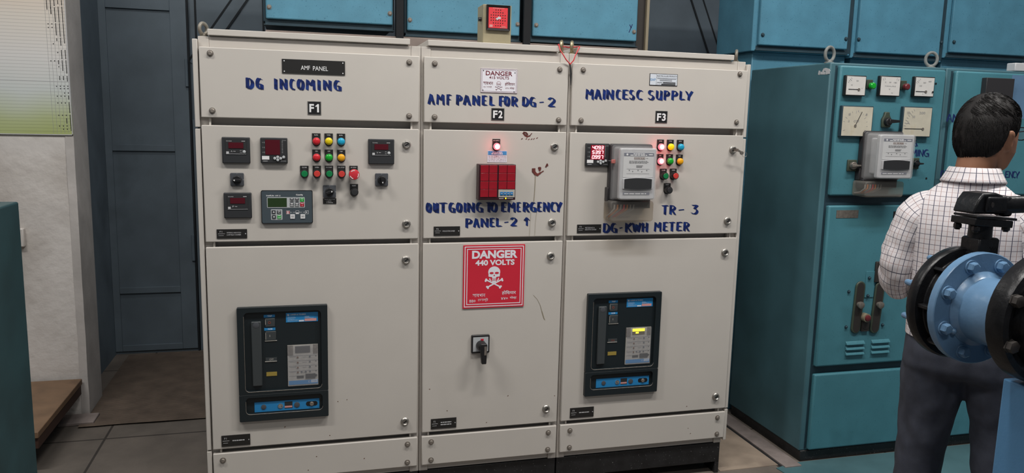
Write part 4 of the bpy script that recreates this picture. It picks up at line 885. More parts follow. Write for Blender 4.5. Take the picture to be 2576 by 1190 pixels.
# ---- circuit breakers
def breaker(parent, r, on, label):
    MB.XF = lambda x, y, z: (x, y*.6, z)
    m = MB(); T = .030
    def ring(o_, i_, y0, y1, ro, ri):
        a, b = rrect(*o_, ro), rrect(*i_, ri); n = len(a)
        m.add([(x, y0, z) for x, z in a]+[(x, y0, z) for x, z in b]+[(x, y1, z) for x, z in a]+[(x, y1, z) for x, z in b],
              [(i, (i+1) % n, n+(i+1) % n, n+i) for i in range(n)]+[(2*n+i, 2*n+(i+1) % n, (i+1) % n, i) for i in range(n)]+[(n+i, n+(i+1) % n, 3*n+(i+1) % n, 3*n+i) for i in range(n)])
    top = sub(r, .075, .045, .925, .735); low = sub(r, .075, .79, .93, .935)
    mid = (r[2]+(low[3]-r[2])+(top[2]-low[3])/2)
    ring((r[0], r[1], mid, r[3]), top, -T, 0, .004, .016); ring((r[0], r[1], r[2], mid), low, -T, 0, .004, .014)
    o = m.build('circuit_breaker', 'breaker_black', parent, bevel=.0015, label=label)
    m = MB()
    for q_ in (top, low):
        pl = rrect(q_[0]-.001, q_[1]+.001, q_[2]-.001, q_[3]+.001, .015); n_ = len(pl)
        pl = pl[n_//2-1:] if True else pl
        m.tube([(a, -T-.0003, b) for a, b in pl], .0010, 6)
    m.build('moulding_lip', 'steel_dull', o)
    m = MB(); m.rect(inset(top, -.002), -.008, th=.004); m.rect(inset(low, -.002), -.006, th=.003); m.build('breaker_face', 'breaker_black', o)
    h = sub(r, .15, .125, .26, .69)
    m = MB(); m.box(h[0], h[1], -.026, -.008, h[2], h[3]); m.build('charging_handle', 'breaker_grey', o, bevel=.003)
    c = sub(r, .205, .155, .205, .155); m = MB(); m.lathe((c[0], -.0255, c[2]), (0, -1, 0), [(0, .0115), (.001, .0115), (.002, .0095), (.0022, .001)], 20); m.build('handle_disc', 'bezel_grey', o)
    u = lambda a, b, c_, d: sub(r, (a-62)/815, (b-75)/1040, (c_-62)/815, (d-75)/1040)
    for a, b, s_ in ((298, 152, 'TRIP'), (300, 270, 'CLOSE')):
        m = MB(); m.rect(u(a, b, a+100, b+24), -.010, th=.002); k = m.build('blue_label', 'label_blue', o)
        m = MB(); m.text(s_, u(a+32, b+5, a+74, b+18), -.0104, bold=.02); m.build('lettering', 'white', o, smooth=0)
    m = MB(); m.rect(u(308, 185, 398, 262), -.014, th=.008); m.build('trip_button', 'breaker_grey', o, bevel=.002)
    k = u(348, 222, 348, 222); m = MB(); m.lathe((k[0], -.0142, k[2]), (0, -1, 0), [(0, .0050), (.0012, .0050), (.0012, .0032), (0, .0032)], 18, caps=False); m.build('trip_mark', 'red_dull', o)
    m = MB(); m.rect(u(310, 302, 405, 385), -.014, th=.008); m.build('close_button', 'breaker_grey', o, bevel=.002)
    m = MB(); m.rect(u(347, 332, 351, 352), -.0146, th=.0006); m.rect(u(304, 386, 412, 391), -.0125, th=.004); m.rect(u(300, 574, 408, 580), -.0125, th=.003); m.rect(u(310, 195, 314, 240), -.0146, th=.0006); m.rect(u(310, 312, 314, 375), -.0146, th=.0006); m.build('edge_marks', 'trip_grey', o, smooth=0)
    m = MB(); m.rect(u(306, 542, 408, 574), -.011, th=.003); k = m.build('spring_indicator', 'breaker_grey', o)
    m = MB(); m.text('OFF' if not on else 'ON', u(340, 550, 378, 568), -.0114); m.build('indicator_text', 'trip_grey' if not on else 'red_dull', o, smooth=0)
    m = MB(); m.rect(u(310, 676, 406, 712), -.011, th=.003); m.build('charge_flag', 'yellow_flag', o)
    b_ = u(497, 142, 790, 228); m = MB(); m.rect(b_, -.0105, th=.002); m.build('blue_label', 'label_blue', o)
    m = MB(); y = -.0110; m.text('LARSEN & TOUBRO', sub(b_, .14, .13, .62, .27), y, bold=.02)
    a = sub(b_, .07, .22, .07, .22); m.flat(disc(a[0], a[2], .0042, n=16), y, th=.0004)
    rn = random.Random(4)
    for k in range(5): m.rect(sub(b_, .05, .44+.105*k, rn.uniform(.25, .4), .455+.105*k), y, th=.0004); m.rect(sub(b_, .58, .42+.06*k, rn.uniform(.7, .9), .432+.06*k), y, th=.0004)
    m.rect(sub(b_, .40, .80, .56, .95), y, th=.0004); m.build('lettering', 'sticker_white', o, smooth=0)
    m = MB(); m.text('LT', sub(b_, .045, .13, .095, .30), y-.0005); m.build('maker_emblem', 'label_blue', o, smooth=0)
    m = MB(); m.rect(sub(b_, .58, .66, .95, .93), y, th=.0004); m.build('pink_label', 'label_pink', o, smooth=0)
    # trip unit
    tu = u(505, 438, 785, 815)
    m = MB(); m.rect(tu, -.012, th=.004); k = m.build('trip_unit', 'trip_grey', o, label='pale trip unit with rows of small knobs')
    v = lambda a, b, c_, d: u(a, b, c_, d); y = -.0132
    m = MB(); m.rect(v(505, 440, 556, 532), y); m.rect(v(740, 440, 782, 525), y); m.build('trip_corner', 'steel_dull', o, smooth=0)
    m = MB(); m.rect(v(575, 450, 712, 512), y-.0006, th=.001)
    if on:
        m.rect(v(575, 450, 712, 478), y-.0012, th=.0006, mi=1); m.rect(v(612, 484, 645, 500), y-.0012, th=.0006, mi=1)
        m.build('trip_display', ['lcd_olive', 'lcd_yellow'], o, smooth=0)
    else: m.build('trip_display', 'lcd_off', o, smooth=0)
    m = MB()
    for vv in (536, 582, 630, 678, 724): m.rect(v(515, vv, 782, vv+2), y, th=.0004)
    for vv in (545, 592, 640, 688): m.rect(v(522, vv, 580, vv+2), y, th=.0004); m.rect(v(640, vv+6, 680, vv+8), y, th=.0004)
    m.build('trip_lines', 'grey_ink', o, smooth=0)
    for vv in (553, 601, 648, 692):
        a = v(597, vv, 597, vv); m = MB(); m.lathe((a[0], -.0122, a[2]), (0, -1, 0), [(0, .0034), (.003, .0032), (.003, .001)], 12); m.build('trip_knob', 'knob_brown', o)
        for hx in ((709,) if vv < 690 else (631, 670, 709)):
            a = v(hx, vv-4, hx, vv-4); m = MB(); m.lathe((a[0], -.0122, a[2]), (0, -1, 0), [(0, .0034), (.003, .0032), (.003, .001)], 12); m.build('trip_knob', 'knob_grey', o)
        a = v(765, vv-6, 765, vv-6); m = MB(); m.flat(disc(a[0], a[2], .0020, n=8), y, th=.0005); m.build('trip_led', 'black_ink', o, smooth=0)
    m = MB(); m.rect(v(586, 724, 650, 748), y-.0004, th=.001); m.rect(v(668, 710, 758, 752), y-.003, th=.004); m.rect(v(756, 718, 772, 735), y-.003, th=.004); m.build('trip_socket', 'black_matt', o)
    m = MB(); m.rect(v(512, 768, 782, 805), y-.0006, th=.001); m.build('blue_label', 'label_blue', o)
    m = MB(); m.text('C-', v(692, 775, 712, 792), y-.0010); m.rect(v(718, 768, 776, 792), y-.0010, th=.0003); m.build('lettering', 'sticker_white', o, smooth=0)
    m = MB(); m.text('POWER', v(722, 772, 772, 788), y-.0014); m.build('lettering', 'label_blue', o, smooth=0)
    m = MB(); m.box(tu[0], tu[1], -.024, -.021, tu[2], tu[3]); m.build('clear_lid', 'clear_lid', o, bevel=.001)
    # lower strip
    lo = u(195, 950, 792, 1042); m = MB(); m.rect(lo, -.009, th=.004); m.build('racking_strip', 'label_blue', o)
    def kn(a, rad, mt, h_=.004, nm='strip_disc'):
        c_ = sub(lo, a, .5, a, .5); m = MB(); m.lathe((c_[0], -.009, c_[2]), (0, -1, 0), [(0, rad), (h_*.8, rad), (h_, rad*.85), (h_, .001)], 20); m.build(nm, mt, o)
    kn(.14, .0095, 'bezel_grey'); kn(.65, .0105, 'bezel_grey')
    c_ = sub(lo, .395, .5, .395, .5); m = MB(); m.lathe((c_[0], -.009, c_[2]), (0, -1, 0), [(0, .0098), (.004, .0095), (.005, .007), (.003, .0045), (.003, .001)], 20); m.build('racking_lock', 'chrome', o)
    m = MB(); m.rect(sub(lo, .46, .12, .58, .80), -.0098, th=.001); m.build('strip_window', 'black_matt', o); m = MB(); m.rect(sub(lo, .46, .55, .575, .72), -.0104, th=.001); m.build('pink_label', 'label_pink', o)
    m = MB(); a = sub(lo, .79, .25, .97, .72); m.flat(rrect(*a, (a[3]-a[2])*.45), -.0098, th=.001); m.build('slot', 'black', o); kn(.88, .0080, 'steel_dull', .008, 'slot_button')
breaker(C1, RC(594.8, 775.5, 826.8, 1046.7, .018), False, 'black drawout circuit breaker with dark display and blue labels'); breaker(C3, RC(1480.5, 740.7, 1652.5, 985, .018), True, 'black drawout circuit breaker with lit yellow display and blue labels')

MB.XF = None
# ---- hooter on the roof, red wire on the lifting eyes
hp = lambda a, b: (onY(a, b, .06).x, onY(a, b, .06).z)
a = hp(1216, 8); b = hp(1285, 108); hx0, hx1, hz0, hz1 = a[0], b[0], TOPZ+.0245, a[1]-.003
t = thing('alarm_hooter', ((hx0+hx1)/2, .1, hz0), 'olive alarm hooter with red perforated face standing on the middle cabinet roof', 'hooter')
box(hx0, hx1, .06, .16, hz0, hz1).build('housing', 'hooter_olive', t, bevel=.002)
hr = (hp(1223, 13)[0], hp(1282, 0)[0], hp(0, 77)[1], hp(0, 13)[1])
hr = (hp(1223, 40)[0], hp(1282, 40)[0], hp(1250, 77)[1], hp(1250, 13.5)[1])
m = MB(); fr = [hr, inset(hr, .008)]
rr = [[(x, yy, z) for x, z in ((q_[0], q_[2]), (q_[1], q_[2]), (q_[1], q_[3]), (q_[0], q_[3]))] for q_, yy in ((hr, .061), (hr, .050), (inset(hr, .009), .057))]
m.rings(rr, caps=False); m.build('face_frame', 'black', t, smooth=0)
f = inset(hr, .009); m = MB(); m.rect(f, .0555, th=.004); o = m.build('speaker_face', 'hooter_red', t)
m = MB()
for rw, n_ in enumerate((3, 5, 7, 7, 7, 5, 3)):
    for k in range(n_):
        c_ = sub(f, .5+(k-(n_-1)/2)*.122, .115+.128*rw, .5+(k-(n_-1)/2)*.122, .115+.128*rw); m.flat(disc(c_[0], c_[2], .0022, n=8), .0550, th=.0006)
m.build('sound_holes', 'black', o, smooth=0)
m = MB(); m.bars(sub(f, .22, .018, .82, .048), .0550, 0, 4); m.bars(sub(f, .70, .90, .90, .925), .0550, 0, 5); m.bars(sub(f, .60, .95, .95, .972), .0550, 0, 6); m.rect(sub(f, .05, .84, .22, .96), .0552, th=.0004)
m.build('lettering', 'label_pink', o, smooth=0)
m = MB(); m.flat([(a_, b_) for a_, b_ in [(sub(f, u_, v_, u_, v_)[0], sub(f, u_, v_, u_, v_)[2]) for u_, v_ in ((.36, .52), (.45, .50), (.53, .42), (.60, .46), (.65, .46), (.62, .56), (.52, .55), (.45, .62))]], .0546, th=.0005); m.build('white_scuff', 'white_dim', o, smooth=0)
m = MB(); m.cyl((hx0, .09, (hz0+hz1)/2+.02), (-1, 0, 0), .008, .012, 12); m.build('cable_gland', 'black', t)
wp = lambda a, b, t_: (F(a, b, t_)[0], -t_, F(a, b, t_)[1])
m = MB(); m.tube([(1.371, .034, 1.883), (1.357, .040, 1.884), (1.343, .046, 1.890), (1.336, .014, 1.889), wp(1410, 128, .006), wp(1417, 138, .010), wp(1424, 150, .012), wp(1434, 161, .008)], .0022, 8)
m.tube([wp(1434, 162, .008), wp(1443, 152, .012), wp(1447, 140, .012), (1.423, .008, 1.884), (1.415, .033, 1.884), (1.401, .040, 1.884), (1.387, .046, 1.882), (1.371, .034, 1.883)], .0022, 8)
t = m.build('red_wire', 'wire_red', None); tag(t, 'thin red wire looped through the two brass lifting eyes', 'wire')
mb = MB(); wq = [wp(1434, 161, .006), wp(1436, 185, .006), wp(1436, 215, .004)]; mb.tube(wq, [.003, .005, .001], 6); mb.build('taped_end', 'black_matt', t, label='black taped end of the wire')

# ================================================================== teal cabinets on the right
BY = .05
def B(px, py, t=0): p = onY(px, py, BY-t); return (p.x, p.z)
def BR(a, b, c, d, t=0): p = B(a, b, t); q = B(c, d, t); return (p[0], q[0], q[1], p[1])
def blue_cabinet(x0, x1, label):
    c = thing('switchboard_cabinet', ((x0+x1)/2, .37, 0), label, 'cabinet', 'teal switchboard cabinets')
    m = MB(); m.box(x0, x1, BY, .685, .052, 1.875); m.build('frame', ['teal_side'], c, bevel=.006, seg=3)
    m = MB(); m.box(x0+.005, x1-.005, BY-.006, .67, 0, .054); m.build('plinth', 'base_black', c, bevel=.004)
    d = []
    for nm, za, zb in (('instrument_door', 1.282, 1.862), ('breaker_door', .474, 1.236), ('lower_panel', .062, .437)):
        m = MB(); m.box(x0+.035, x1-.018, BY-.026, BY-.001, za, zb); d.append(m.build(nm, 'teal_paint', c, bevel=.008, seg=3))
    m = MB()
    for za, zb in ((1.237, 1.281), (.438, .473)): m.box(x0+.03, x1-.012, BY-.0015, BY+.003, za, zb)
    m.box(x0+.026, x0+.036, BY-.0012, BY+.003, .062, 1.862); m.box(x1-.019, x1-.008, BY-.0012, BY+.003, .062, 1.862)
    m.build('door_gap', 'blue_dark', c, smooth=0)
    return c, d
T1, TD1 = blue_cabinet(2.622, 3.245, 'teal switchboard cabinet with white dial gauges and an electricity meter')
T2, TD2 = blue_cabinet(3.252, 3.875, 'teal switchboard cabinet behind the man, at the right edge')
def FB(px, py, t=.0): return B(px, py, .026+t)
def RB(a, b, c, d, t=0): p = FB(a, b, t); q = FB(c, d, t); return (p[0], q[0], q[1], p[1])
S4 = lambda a, b: (2060+a/3.4, 160+b/3.4)
YB = BY-.026
def gauge(r, cream, needle, pivot, marks, label, t=.02):
    m = MB(); m.box(r[0], r[1], YB-t, YB, r[2], r[3]); o = m.build('dial_gauge', 'blue_dark' if cream else 'black', T1, bevel=.003, label=label)
    w = r[1]-r[0]; f = inset(r, .0045); m = MB(); m.rect(f, YB-t-.0008, th=.002); m.build('dial_face', 'gauge_cream' if cream else 'gauge_white', o)
    y = YB-t-.0014
    P = lambda u, v: (lambda q: (q[0], q[2]))(sub(f, u, v, u, v))
    m = MB(); n = 12
    for k in range(n+1):
        a = marks[0]+(marks[1]-marks[0])*k/n; c = P(*pivot); R = marks[2]*w
        p = (c[0]+R*cos(radians(a)), c[1]+R*sin(radians(a))); q = (c[0]+R*(.9 if k % 3 else .82)*cos(radians(a)), c[1]+R*(.9 if k % 3 else .82)*sin(radians(a)))
        if f[0]+.003 < min(p[0], q[0]) and max(p[0], q[0]) < f[1]-.003 and f[2] < min(p[1], q[1]) and max(p[1], q[1]) < f[3]-.003: m.flat(stroke(p, q, .0014), y, th=.0004)
    for s_, rr_ in marks[3]: m.text(s_, sub(f, *rr_), y)
    if m.v: m.build('scale', 'grey_ink', o, smooth=0)
    if needle is not None:
        m = MB(); c = P(*pivot); L_ = needle[1]*w; a = radians(needle[0]); q = (c[0]+L_*cos(a), c[1]+L_*sin(a)); m.flat(stroke(c, q, .0026), y-.0008, th=.0006)
        m.build('needle', 'black_ink', o, smooth=0); m = MB(); m.cyl((c[0], y-.0002, c[1]), (0, -1, 0), .006, .002, 12); m.build('needle_hub', 'steel_dull', o)
gauge(RB(*S4(236, 97), *S4(396, 280), .02), False, (180, .50), (.66, .70), (95, 180, .62, [('25', (.22, .44, .32, .50)), ('50', (.50, .20, .62, .27)), ('A', (.80, .60, .86, .66))]), 'small white dial gauge at the left of the top row')
gauge(RB(*S4(530, 102), *S4(690, 284), .02), False, None, (.5, 1.2), (60, 120, .9, [('0', (.20, .26, .26, .33)), ('50', (.42, .26, .52, .33)), ('100', (.66, .26, .82, .33)), ('HOURS', (.22, .47, .78, .53)), ('V', (.42, .62, .52, .70)), ('~', (.58, .84, .66, .88))]), 'small white dial gauge in the middle of the top row')
gauge(RB(*S4(826, 108), *S4(980, 290), .02), False, (180, .5), (.58, .76), (95, 180, .62, [('100', (.20, .42, .34, .49)), ('200', (.40, .24, .55, .31)), ('400', (.68, .16, .84, .24)), ('A', (.40, .85, .46, .92))]), 'small white dial gauge at the right of the top row')
gauge(RB(*S4(204, 357), *S4(448, 630), .02), True, (64, .42), (.44, .65), (-20, 200, .40, [('COS', (.38, .46, .56, .53)), ('.5', (.18, .22, .26, .30)), ('.8', (.74, .22, .82, .30)), ('1', (.50, .12, .52, .18)), ('.2', (.16, .46, .24, .53))]), 'large cream power factor gauge')
gauge(RB(*S4(728, 365), *S4(950, 632), .02), True, (180, .62), (.72, .74), (95, 180, .66, [('50', (.30, .28, .40, .36)), ('100', (.10, .14, .20, .24)), ('200', (.54, .14, .76, .22)), ('A', (.10, .52, .24, .58))]), 'large cream dial gauge partly behind the meter')
m = MB()
for u_ in ((940, 245),): m.cyl((*FB(*S4(*u_))[:1], YB-.0225, FB(*S4(*u_))[1]), (0, -1, 0), .004, .002, 10)
m.build('zero_screw', 'black', T1)
for (a, b), cap, label in (((470, 190), 'lens_green', 'round green indicator between the gauges'), ((762, 198), 'lens_maroon', 'round dull red indicator between the gauges')):
    x, z = FB(*S4(a, b), .03); m = MB(); m.box(x-.018, x+.014, YB-.006, YB, z-.012, z+.028); o = m.build('indicator_lamp', 'switch_olive', T1, label=label, bevel=.002)
    m = MB(); m.cyl((x, YB-.004, z), (0, -1, 0), .014, .012, 18); m.build('bezel_ring', 'switch_olive', o)
    m = MB(); m.lathe((x, YB-.014, z), (0, -1, 0), [(0, .0145), (.014, .0145), (.018, .011), (.019, .001)], 20); m.build('lens', cap, o)
x, z = FB(*S4(592, 490), .02); m = MB(); m.prism([(x-.022, z-.03), (x+.022, z-.03), (x+.024, z+.008), (x+.014, z+.026), (x+.012, z+.04), (x-.012, z+.04), (x-.014, z+.026), (x-.024, z+.008)], YB-.014, YB); o = m.build('changeover_switch', 'switch_olive', T1, bevel=.004, label='olive changeover switch with black lever to the right')
m = MB(); m.lathe((x, YB-.012, z-.004), (0, -1, 0), [(0, .019), (.018, .017), (.02, .012), (.02, .001)], 18); m.prism([(x-.008, z-.012), (x+.05, z-.006), (x+.052, z+.004), (x-.004, z+.008)], YB-.04, YB-.026); m.build('lever', 'black', o, bevel=.002)
for (a, b), label in (((287, 872), 'square switch low on the left of the door'), ((822, 855), 'square switch at the right of the meter')):
    x, z = FB(*S4(a, b), .01); m = MB(); m.box(x-.024, x+.024, YB-.010, YB, z-.026, z+.026); o = m.build('selector_switch', 'switch_olive', T1, bevel=.003, label=label)
    m = MB(); m.cyl((x, YB-.010, z), (0, -1, 0), .017, .014, 18); m.prism([(x-.02, z-.006), (x+.026, z-.002), (x+.026, z+.004), (x-.02, z+.007)], YB-.038, YB-.022); m.build('knob', 'steel_dull' if a < 400 else 'black', o, bevel=.002)
energy_meter(T1, (2217, 336, 2297, 452), (2176, 459, 2272, 496), YB, .125, 'grey electricity meter on the teal door', lambda a, b, t: FB(a, b, t), '010877', tag_=False)
for (a, b) in ((1000, 172), (918, 982)):
    x, z = FB(*S4(a, b)); m = MB(); m.cyl((x, YB-.0003, z), (0, -1, 0), .005, .0008, 12); m.build('screw_hole', 'black', T1)
def zl4(chars, t0, t1, b0, b1): return zline(chars, 2060, 160, 3.4, t0, t1, b0, b1)
lettering(T1, 'painted_lettering', zl4([('D', 745, 785), ('.', 788, 800), ('G', 812, 840), ('.', 842, 854)], 650, 652, 708, 710) + zl4([('I', 690, 700), ('N', 706, 734), ('C', 738, 764), ('O', 766, 792), ('M', 795, 838), ('I', 842, 856), ('N', 858, 895), ('G', 900, 942)], 730, 733, 792, 798), YB-.0008, px=FB, m='brush_blue_dark', label='blue brush lettering ending MING, half hidden by the meter', wt=.2)
# breaker door: plates, slots, lamp, louvres
S5 = lambda a, b: (1820+a/1.7255, 500+b/1.7255)
r = RB(*S5(491, 50), *S5(583, 83)); m = MB(); m.rect(r, YB-.0015, th=.0015); m.build('name_plate', 'steel_dull', T1, label='blank metal name plate')
r = RB(*S5(738, 55), *S5(800, 83)); m = MB(); m.rect(r, YB-.0015, th=.0015); m.build('name_plate', 'engraved', T1, label='small black plate beside the man')
S6 = lambda a, b: (2100+a/4.25, 640+b/4.25)
for a0, b0, a1, b1 in ((240, 300, 205, 830), (450, 300, 405, 830)):
    p = FB(*S6(a0+28, b0+20)); q = FB(*S6(a1+6, b1-20)); w_ = .052
    pts = [(p[0]+w_/2*cos(t_), p[1]-.01+w_/2*sin(t_)) for t_ in [pi*k/10 for k in range(11)]] + [(q[0]+w_/2*cos(t_), q[1]+.012+w_/2*sin(t_)) for t_ in [pi+pi*k/10 for k in range(11)]]
    m = MB(); m.prism(pts, YB-.010, YB); o = m.build('slotted_escutcheon', 'switch_olive', T1, bevel=.004, label='long black slotted plate on the breaker door')
    cx = (p[0]+q[0])/2; cz = (p[1]+q[1])/2
    ins = [(cx+(x-cx)*.72, cz+(z-cz)*.94) for x, z in pts]; m = MB(); m.flat(ins, YB-.0108, th=.001); m.build('slot', 'dark_iron', o)
    k = FB(*S6(a0+30, 540), .02); m = MB(); m.lathe((k[0], YB-.010, k[1]), (0, -1, 0), [(0, .012), (.010, .012), (.012, .0165), (.022, .0165), (.024, .012), (.024, .001)], 16); m.build('thumb_screw', 'steel_dull', o)
r = RB(*S6(335, 180), *S6(405, 455)); m = MB(); m.rect(r, YB-.004, th=.004); o = m.build('cover_strip', 'teal_paint', T1, bevel=.001)
bolts(o, [FB(*S6(362, 250)), FB(*S6(345, 440))], y=YB-.004, r=.006, m='blue_dark', name='screw')
r = RB(*S6(432, 75), *S6(560, 290)); m = MB(); m.rect(r, YB-.012, th=.012); m.build('operating_plate', 'dark_iron', T1, bevel=.003, label='black plate behind the man sleeve')
k = FB(*S6(372, 680), .03); m = MB(); m.cyl((k[0]-.012, YB-.001, k[1]), (0, -1, 0), .020, .030, 18); o = m.build('indicator_lamp', 'drip_brown', T1, label='small red indicator between the slotted plates')
m = MB(); m.lathe((k[0]-.012, YB-.030, k[1]), (0, -1, 0), [(0, .015), (.008, .014), (.011, .008), (.011, .001)], 16); m.build('lens', 'lens_maroon', o)
k = FB(*S6(315, 750)); m = MB(); m.cyl((k[0], YB-.0115, k[1]), (0, -1, 0), .020, .001, 18); m.box(k[0]-.02, k[0]+.02, YB-.011, YB, k[1]-.03, k[1]+.05); m.build('lock_boss', 'dark_iron', T1)
for a0, a1, dz in ((115, 310, 0), (388, 578, -18)):
    for k in range(3):
        p = FB(*S6(a0-3*k, 938+55*k+dz+6)); q = FB(*S6(a1-4*k, 938+55*k+dz))
        z = (p[1]+q[1])/2; m = MB(); m.rings([[(x, YB+.001, z-.010), (x, YB-.012, z-.008), (x, YB-.010, z-.002), (x, YB+.001, z+.008)] for x in (p[0], q[0])]); m.build('louvre', 'teal_paint', T1, bevel=.001)
bolts(T1, [FB(*S6(148, 397)), FB(*S6(118, 775)), FB(*S6(508, 752)), FB(*S6(762, 1095)), FB(2203, 815)], y=YB, r=.006, m='blue_dark', name='screw')
p = onX = None
def sideT(px, py): d = ray(px, py); k = CAM + d*((2.6215-CAM.x)/d.x); return (k.y, k.z)
m = MB()
wk = 0
for pts in (((2060, 188), (2062, 178)), ((2064, 184), (2076, 184)), ((2070, 181), (2074, 174), (2080, 176), (2079, 187)), ((2077, 174), (2086, 177), (2085, 186)), ((2080, 185), (2088, 176))):
    for p_, q_ in zip(pts, pts[1:]):
        a, b = sideT(*p_), sideT(*q_); l = stroke(a, b, .012); wk += .00005; m.add([(2.6208-wk, y, z) for y, z in l]+[(2.6216, y, z) for y, z in l], [(0, 1, 2, 3), (7, 6, 5, 4), (0, 4, 5, 1), (1, 5, 6, 2), (2, 6, 7, 3), (3, 7, 4, 0)])
m.build('white_paint_mark', 'white_dim', T1, smooth=0, label='smudged white paint mark near the top of the side')
# second cabinet
r = RB(2484, 195, 2546, 262, .03); m = MB(); m.box(r[0], r[1], YB-.03, YB, r[2], r[3]); m.build('junction_cover', 'meter_dark', T2, bevel=.002, label='dark square box high on the door above the man')
lettering(T2, 'painted_lettering', zline([('A', 75, 125), ('M', 128, 170), ('F', 175, 205)], 2360, 130, 3.4, 528, 532, 602, 606) + zline([('O', 22, 55), ('U', 58, 92), ('T', 95, 130), ('G', 135, 168), ('O', 172, 205), ('I', 209, 222), ('N', 226, 262), ('G', 266, 300)], 2360, 130, 3.4, 1013, 1015, 1080, 1082) + zline([('E', 575, 605), ('N', 608, 640), ('C', 640, 666), ('Y', 662, 695)], 2360, 130, 3.4, 1020, 1022, 1080, 1082), YB-.0008, px=FB, m='brush_blue_dark', label='blue brush lettering partly hidden by the man', wt=.2)
bp = RB(2548, 178, 2600, 300); m = MB(); m.rect((bp[0], 3.84, bp[2], 1.855), YB-.0006, th=.0006); m.build('bright_patch', 'pipe_blue', T2, smooth=0, label='bright blue repainted patch on the door')  # thin flat patch of brighter blue at the door's upper right
m = MB(); m.box(3.648, 3.72, BY-.0, .10, 1.876, 1.915); tag(m.build('white_box', 'white_dim', bevel=.004), 'small white box on top of the teal cabinet at the right edge', 'box')
def big_eye(parent, px, py, rot):
    x = onY(px, py, .09).x
    b = MB(); b.tube([(x+.026*cos(a)*cos(rot), .09+.026*cos(a)*sin(rot), 1.914+.031*sin(a)) for a in [2*pi*k/24 for k in range(24)]], .0072, 10, closed=True)
    b.lathe((x, .09, 1.874), (0, 0, 1), [(0, .021), (.005, .021), (.007, .013), (.015, .009)], 16); b.build('lifting_eye', 'ring_grey', parent, label='grey lifting eye ring on the roof edge')
big_eye(T1, 2087, 140, radians(8)); big_eye(T1, 2344, 140, radians(-22))

# ---- tall rear row of blue boxes
RYF = .70
def rear_unit(x0, x1, cx0, cx1, zb, name, label, group, full, cols=None):
    z1 = 2.85; z0 = 0 if full else zb-.028
    c = thing(name, ((x0+x1)/2, .88, z0), label, 'cabinet', group)
    m = MB()
    if full:
        m.box(x0+.03, x1, .735, 1.05, 0, zb-.03); m.box(x0, x1, RYF, 1.06, zb-.03, z1)
    else: m.box(x0, x1, RYF, 1.06, zb-.012, z1)
    m.build('body', 'steel_blue' if full else 'blue_dark', c, bevel=.004)
    m = MB(); m.box(cx0, cx1, RYF-.022, RYF-.002, zb, z1-.05); p = m.build('cover_panel', 'steel_blue', c, bevel=.006, seg=3)
    m = MB(); m.box(cx0-.010, cx1+.008, RYF-.018, RYF+.03, zb-.028, zb-.023); m.box(cx0-.004, cx1+.004, RYF-.003, RYF+.001, zb-.026, zb-.002); m.build('bottom_lip', 'blue_dark', c, bevel=.002)
    m = MB(); m.box(cx1+.004, x1 if full else x1-.001, RYF-.0015, RYF+.003, zb-.02, z1-.02); m.build('recess', 'void_dark' if not full else 'blue_dark', c, smooth=0)
    return c, p
L = []
for i, (x0, x1, cx0, cx1, zb, lab) in enumerate(((.19, .765, .203, .757, 2.003, 'blue steel box above the F1 cabinet, leftmost of the overhead row'), (.81, 1.365, .821, 1.358, 1.984, 'blue steel box above the middle cabinet, behind the red hooter'), (1.412, 1.968, 1.421, 1.962, 1.988, 'blue steel box above the F3 cabinet, rightmost of the overhead row'))):
    L.append(rear_unit(x0, x1, cx0, cx1, zb, 'overhead_box', lab, 'overhead blue steel boxes', False))
S1 = lambda a, b: (640+a/3.68, b/3.68)
def oy(px, py): p = onY(px, py, RYF-.022); return (p.x, p.z)
for (c, p), pts in zip(L, (((677, 17.5), (981, 34)), ((1031, 50), (1302, 61)), ((1349, 63), (1595, 80)))): bolts(p, [oy(*q) for q in pts], y=RYF-.022, r=.008, m='steel_dull', name='bolt')
m = MB()
for a, b in (((1584, 62), (1588, 71)), ((1591, 61), (1582, 82))): m.flat(stroke(oy(*a), oy(*b), .004), RYF-.0226)
m.build('marker_scrawl', 'brush_blue_dark', L[2][1], smooth=0)
R_ = []
for i, (x0, x1, cx0, cx1, zb, lab) in enumerate(((2.62, 3.222, 2.648, 3.188, 2.004, 'tall blue rear cabinet, leftmost of the row behind the teal cabinets'), (3.228, 3.826, 3.249, 3.79, 1.994, 'tall blue rear cabinet, middle of the row behind the teal cabinets'), (3.832, 4.44, 3.857, 4.40, 2.020, 'tall blue rear cabinet, at the right edge behind the teal cabinets'))):
    R_.append(rear_unit(x0, x1, cx0, cx1, zb, 'rear_cabinet', lab, 'tall blue cabinets behind the teal ones', True))
S3 = lambda a, b: (1840+a/3.5, b/3.5)
for (c, p), pts in zip(R_, ((S3(275, 307), S3(1008, 343)), (S3(1120, 347), S3(1847, 375)), (S3(1958, 370),))): bolts(p, [oy(*q) for q in pts], y=RYF-.022, r=.008, m='blue_dark', name='bolt')
# beam and posts that carry the overhead boxes
t = thing('support_frame', (1.1, .9, 0), 'beige beam on dark steel posts carrying the overhead blue boxes', 'frame')
m = MB(); m.box(.20, 1.97, .674, 1.0, 1.70, 1.954); m.build('beam', 'beam_beige', t, bevel=.004)
for x in (.77, 1.372):
    m = MB(); m.box(x, x+.033, .655, .673, 0, 2.85); m.build('post', 'void_dark', t)
m = MB(); m.box(1.975, 2.02, .72, .80, 0, 2.85); m.build('post', 'dark_iron', t); m = MB(); m.box(2.02, 2.034, .70, .78, 0, 2.85); m.build('post_edge', 'drip_brown', t)

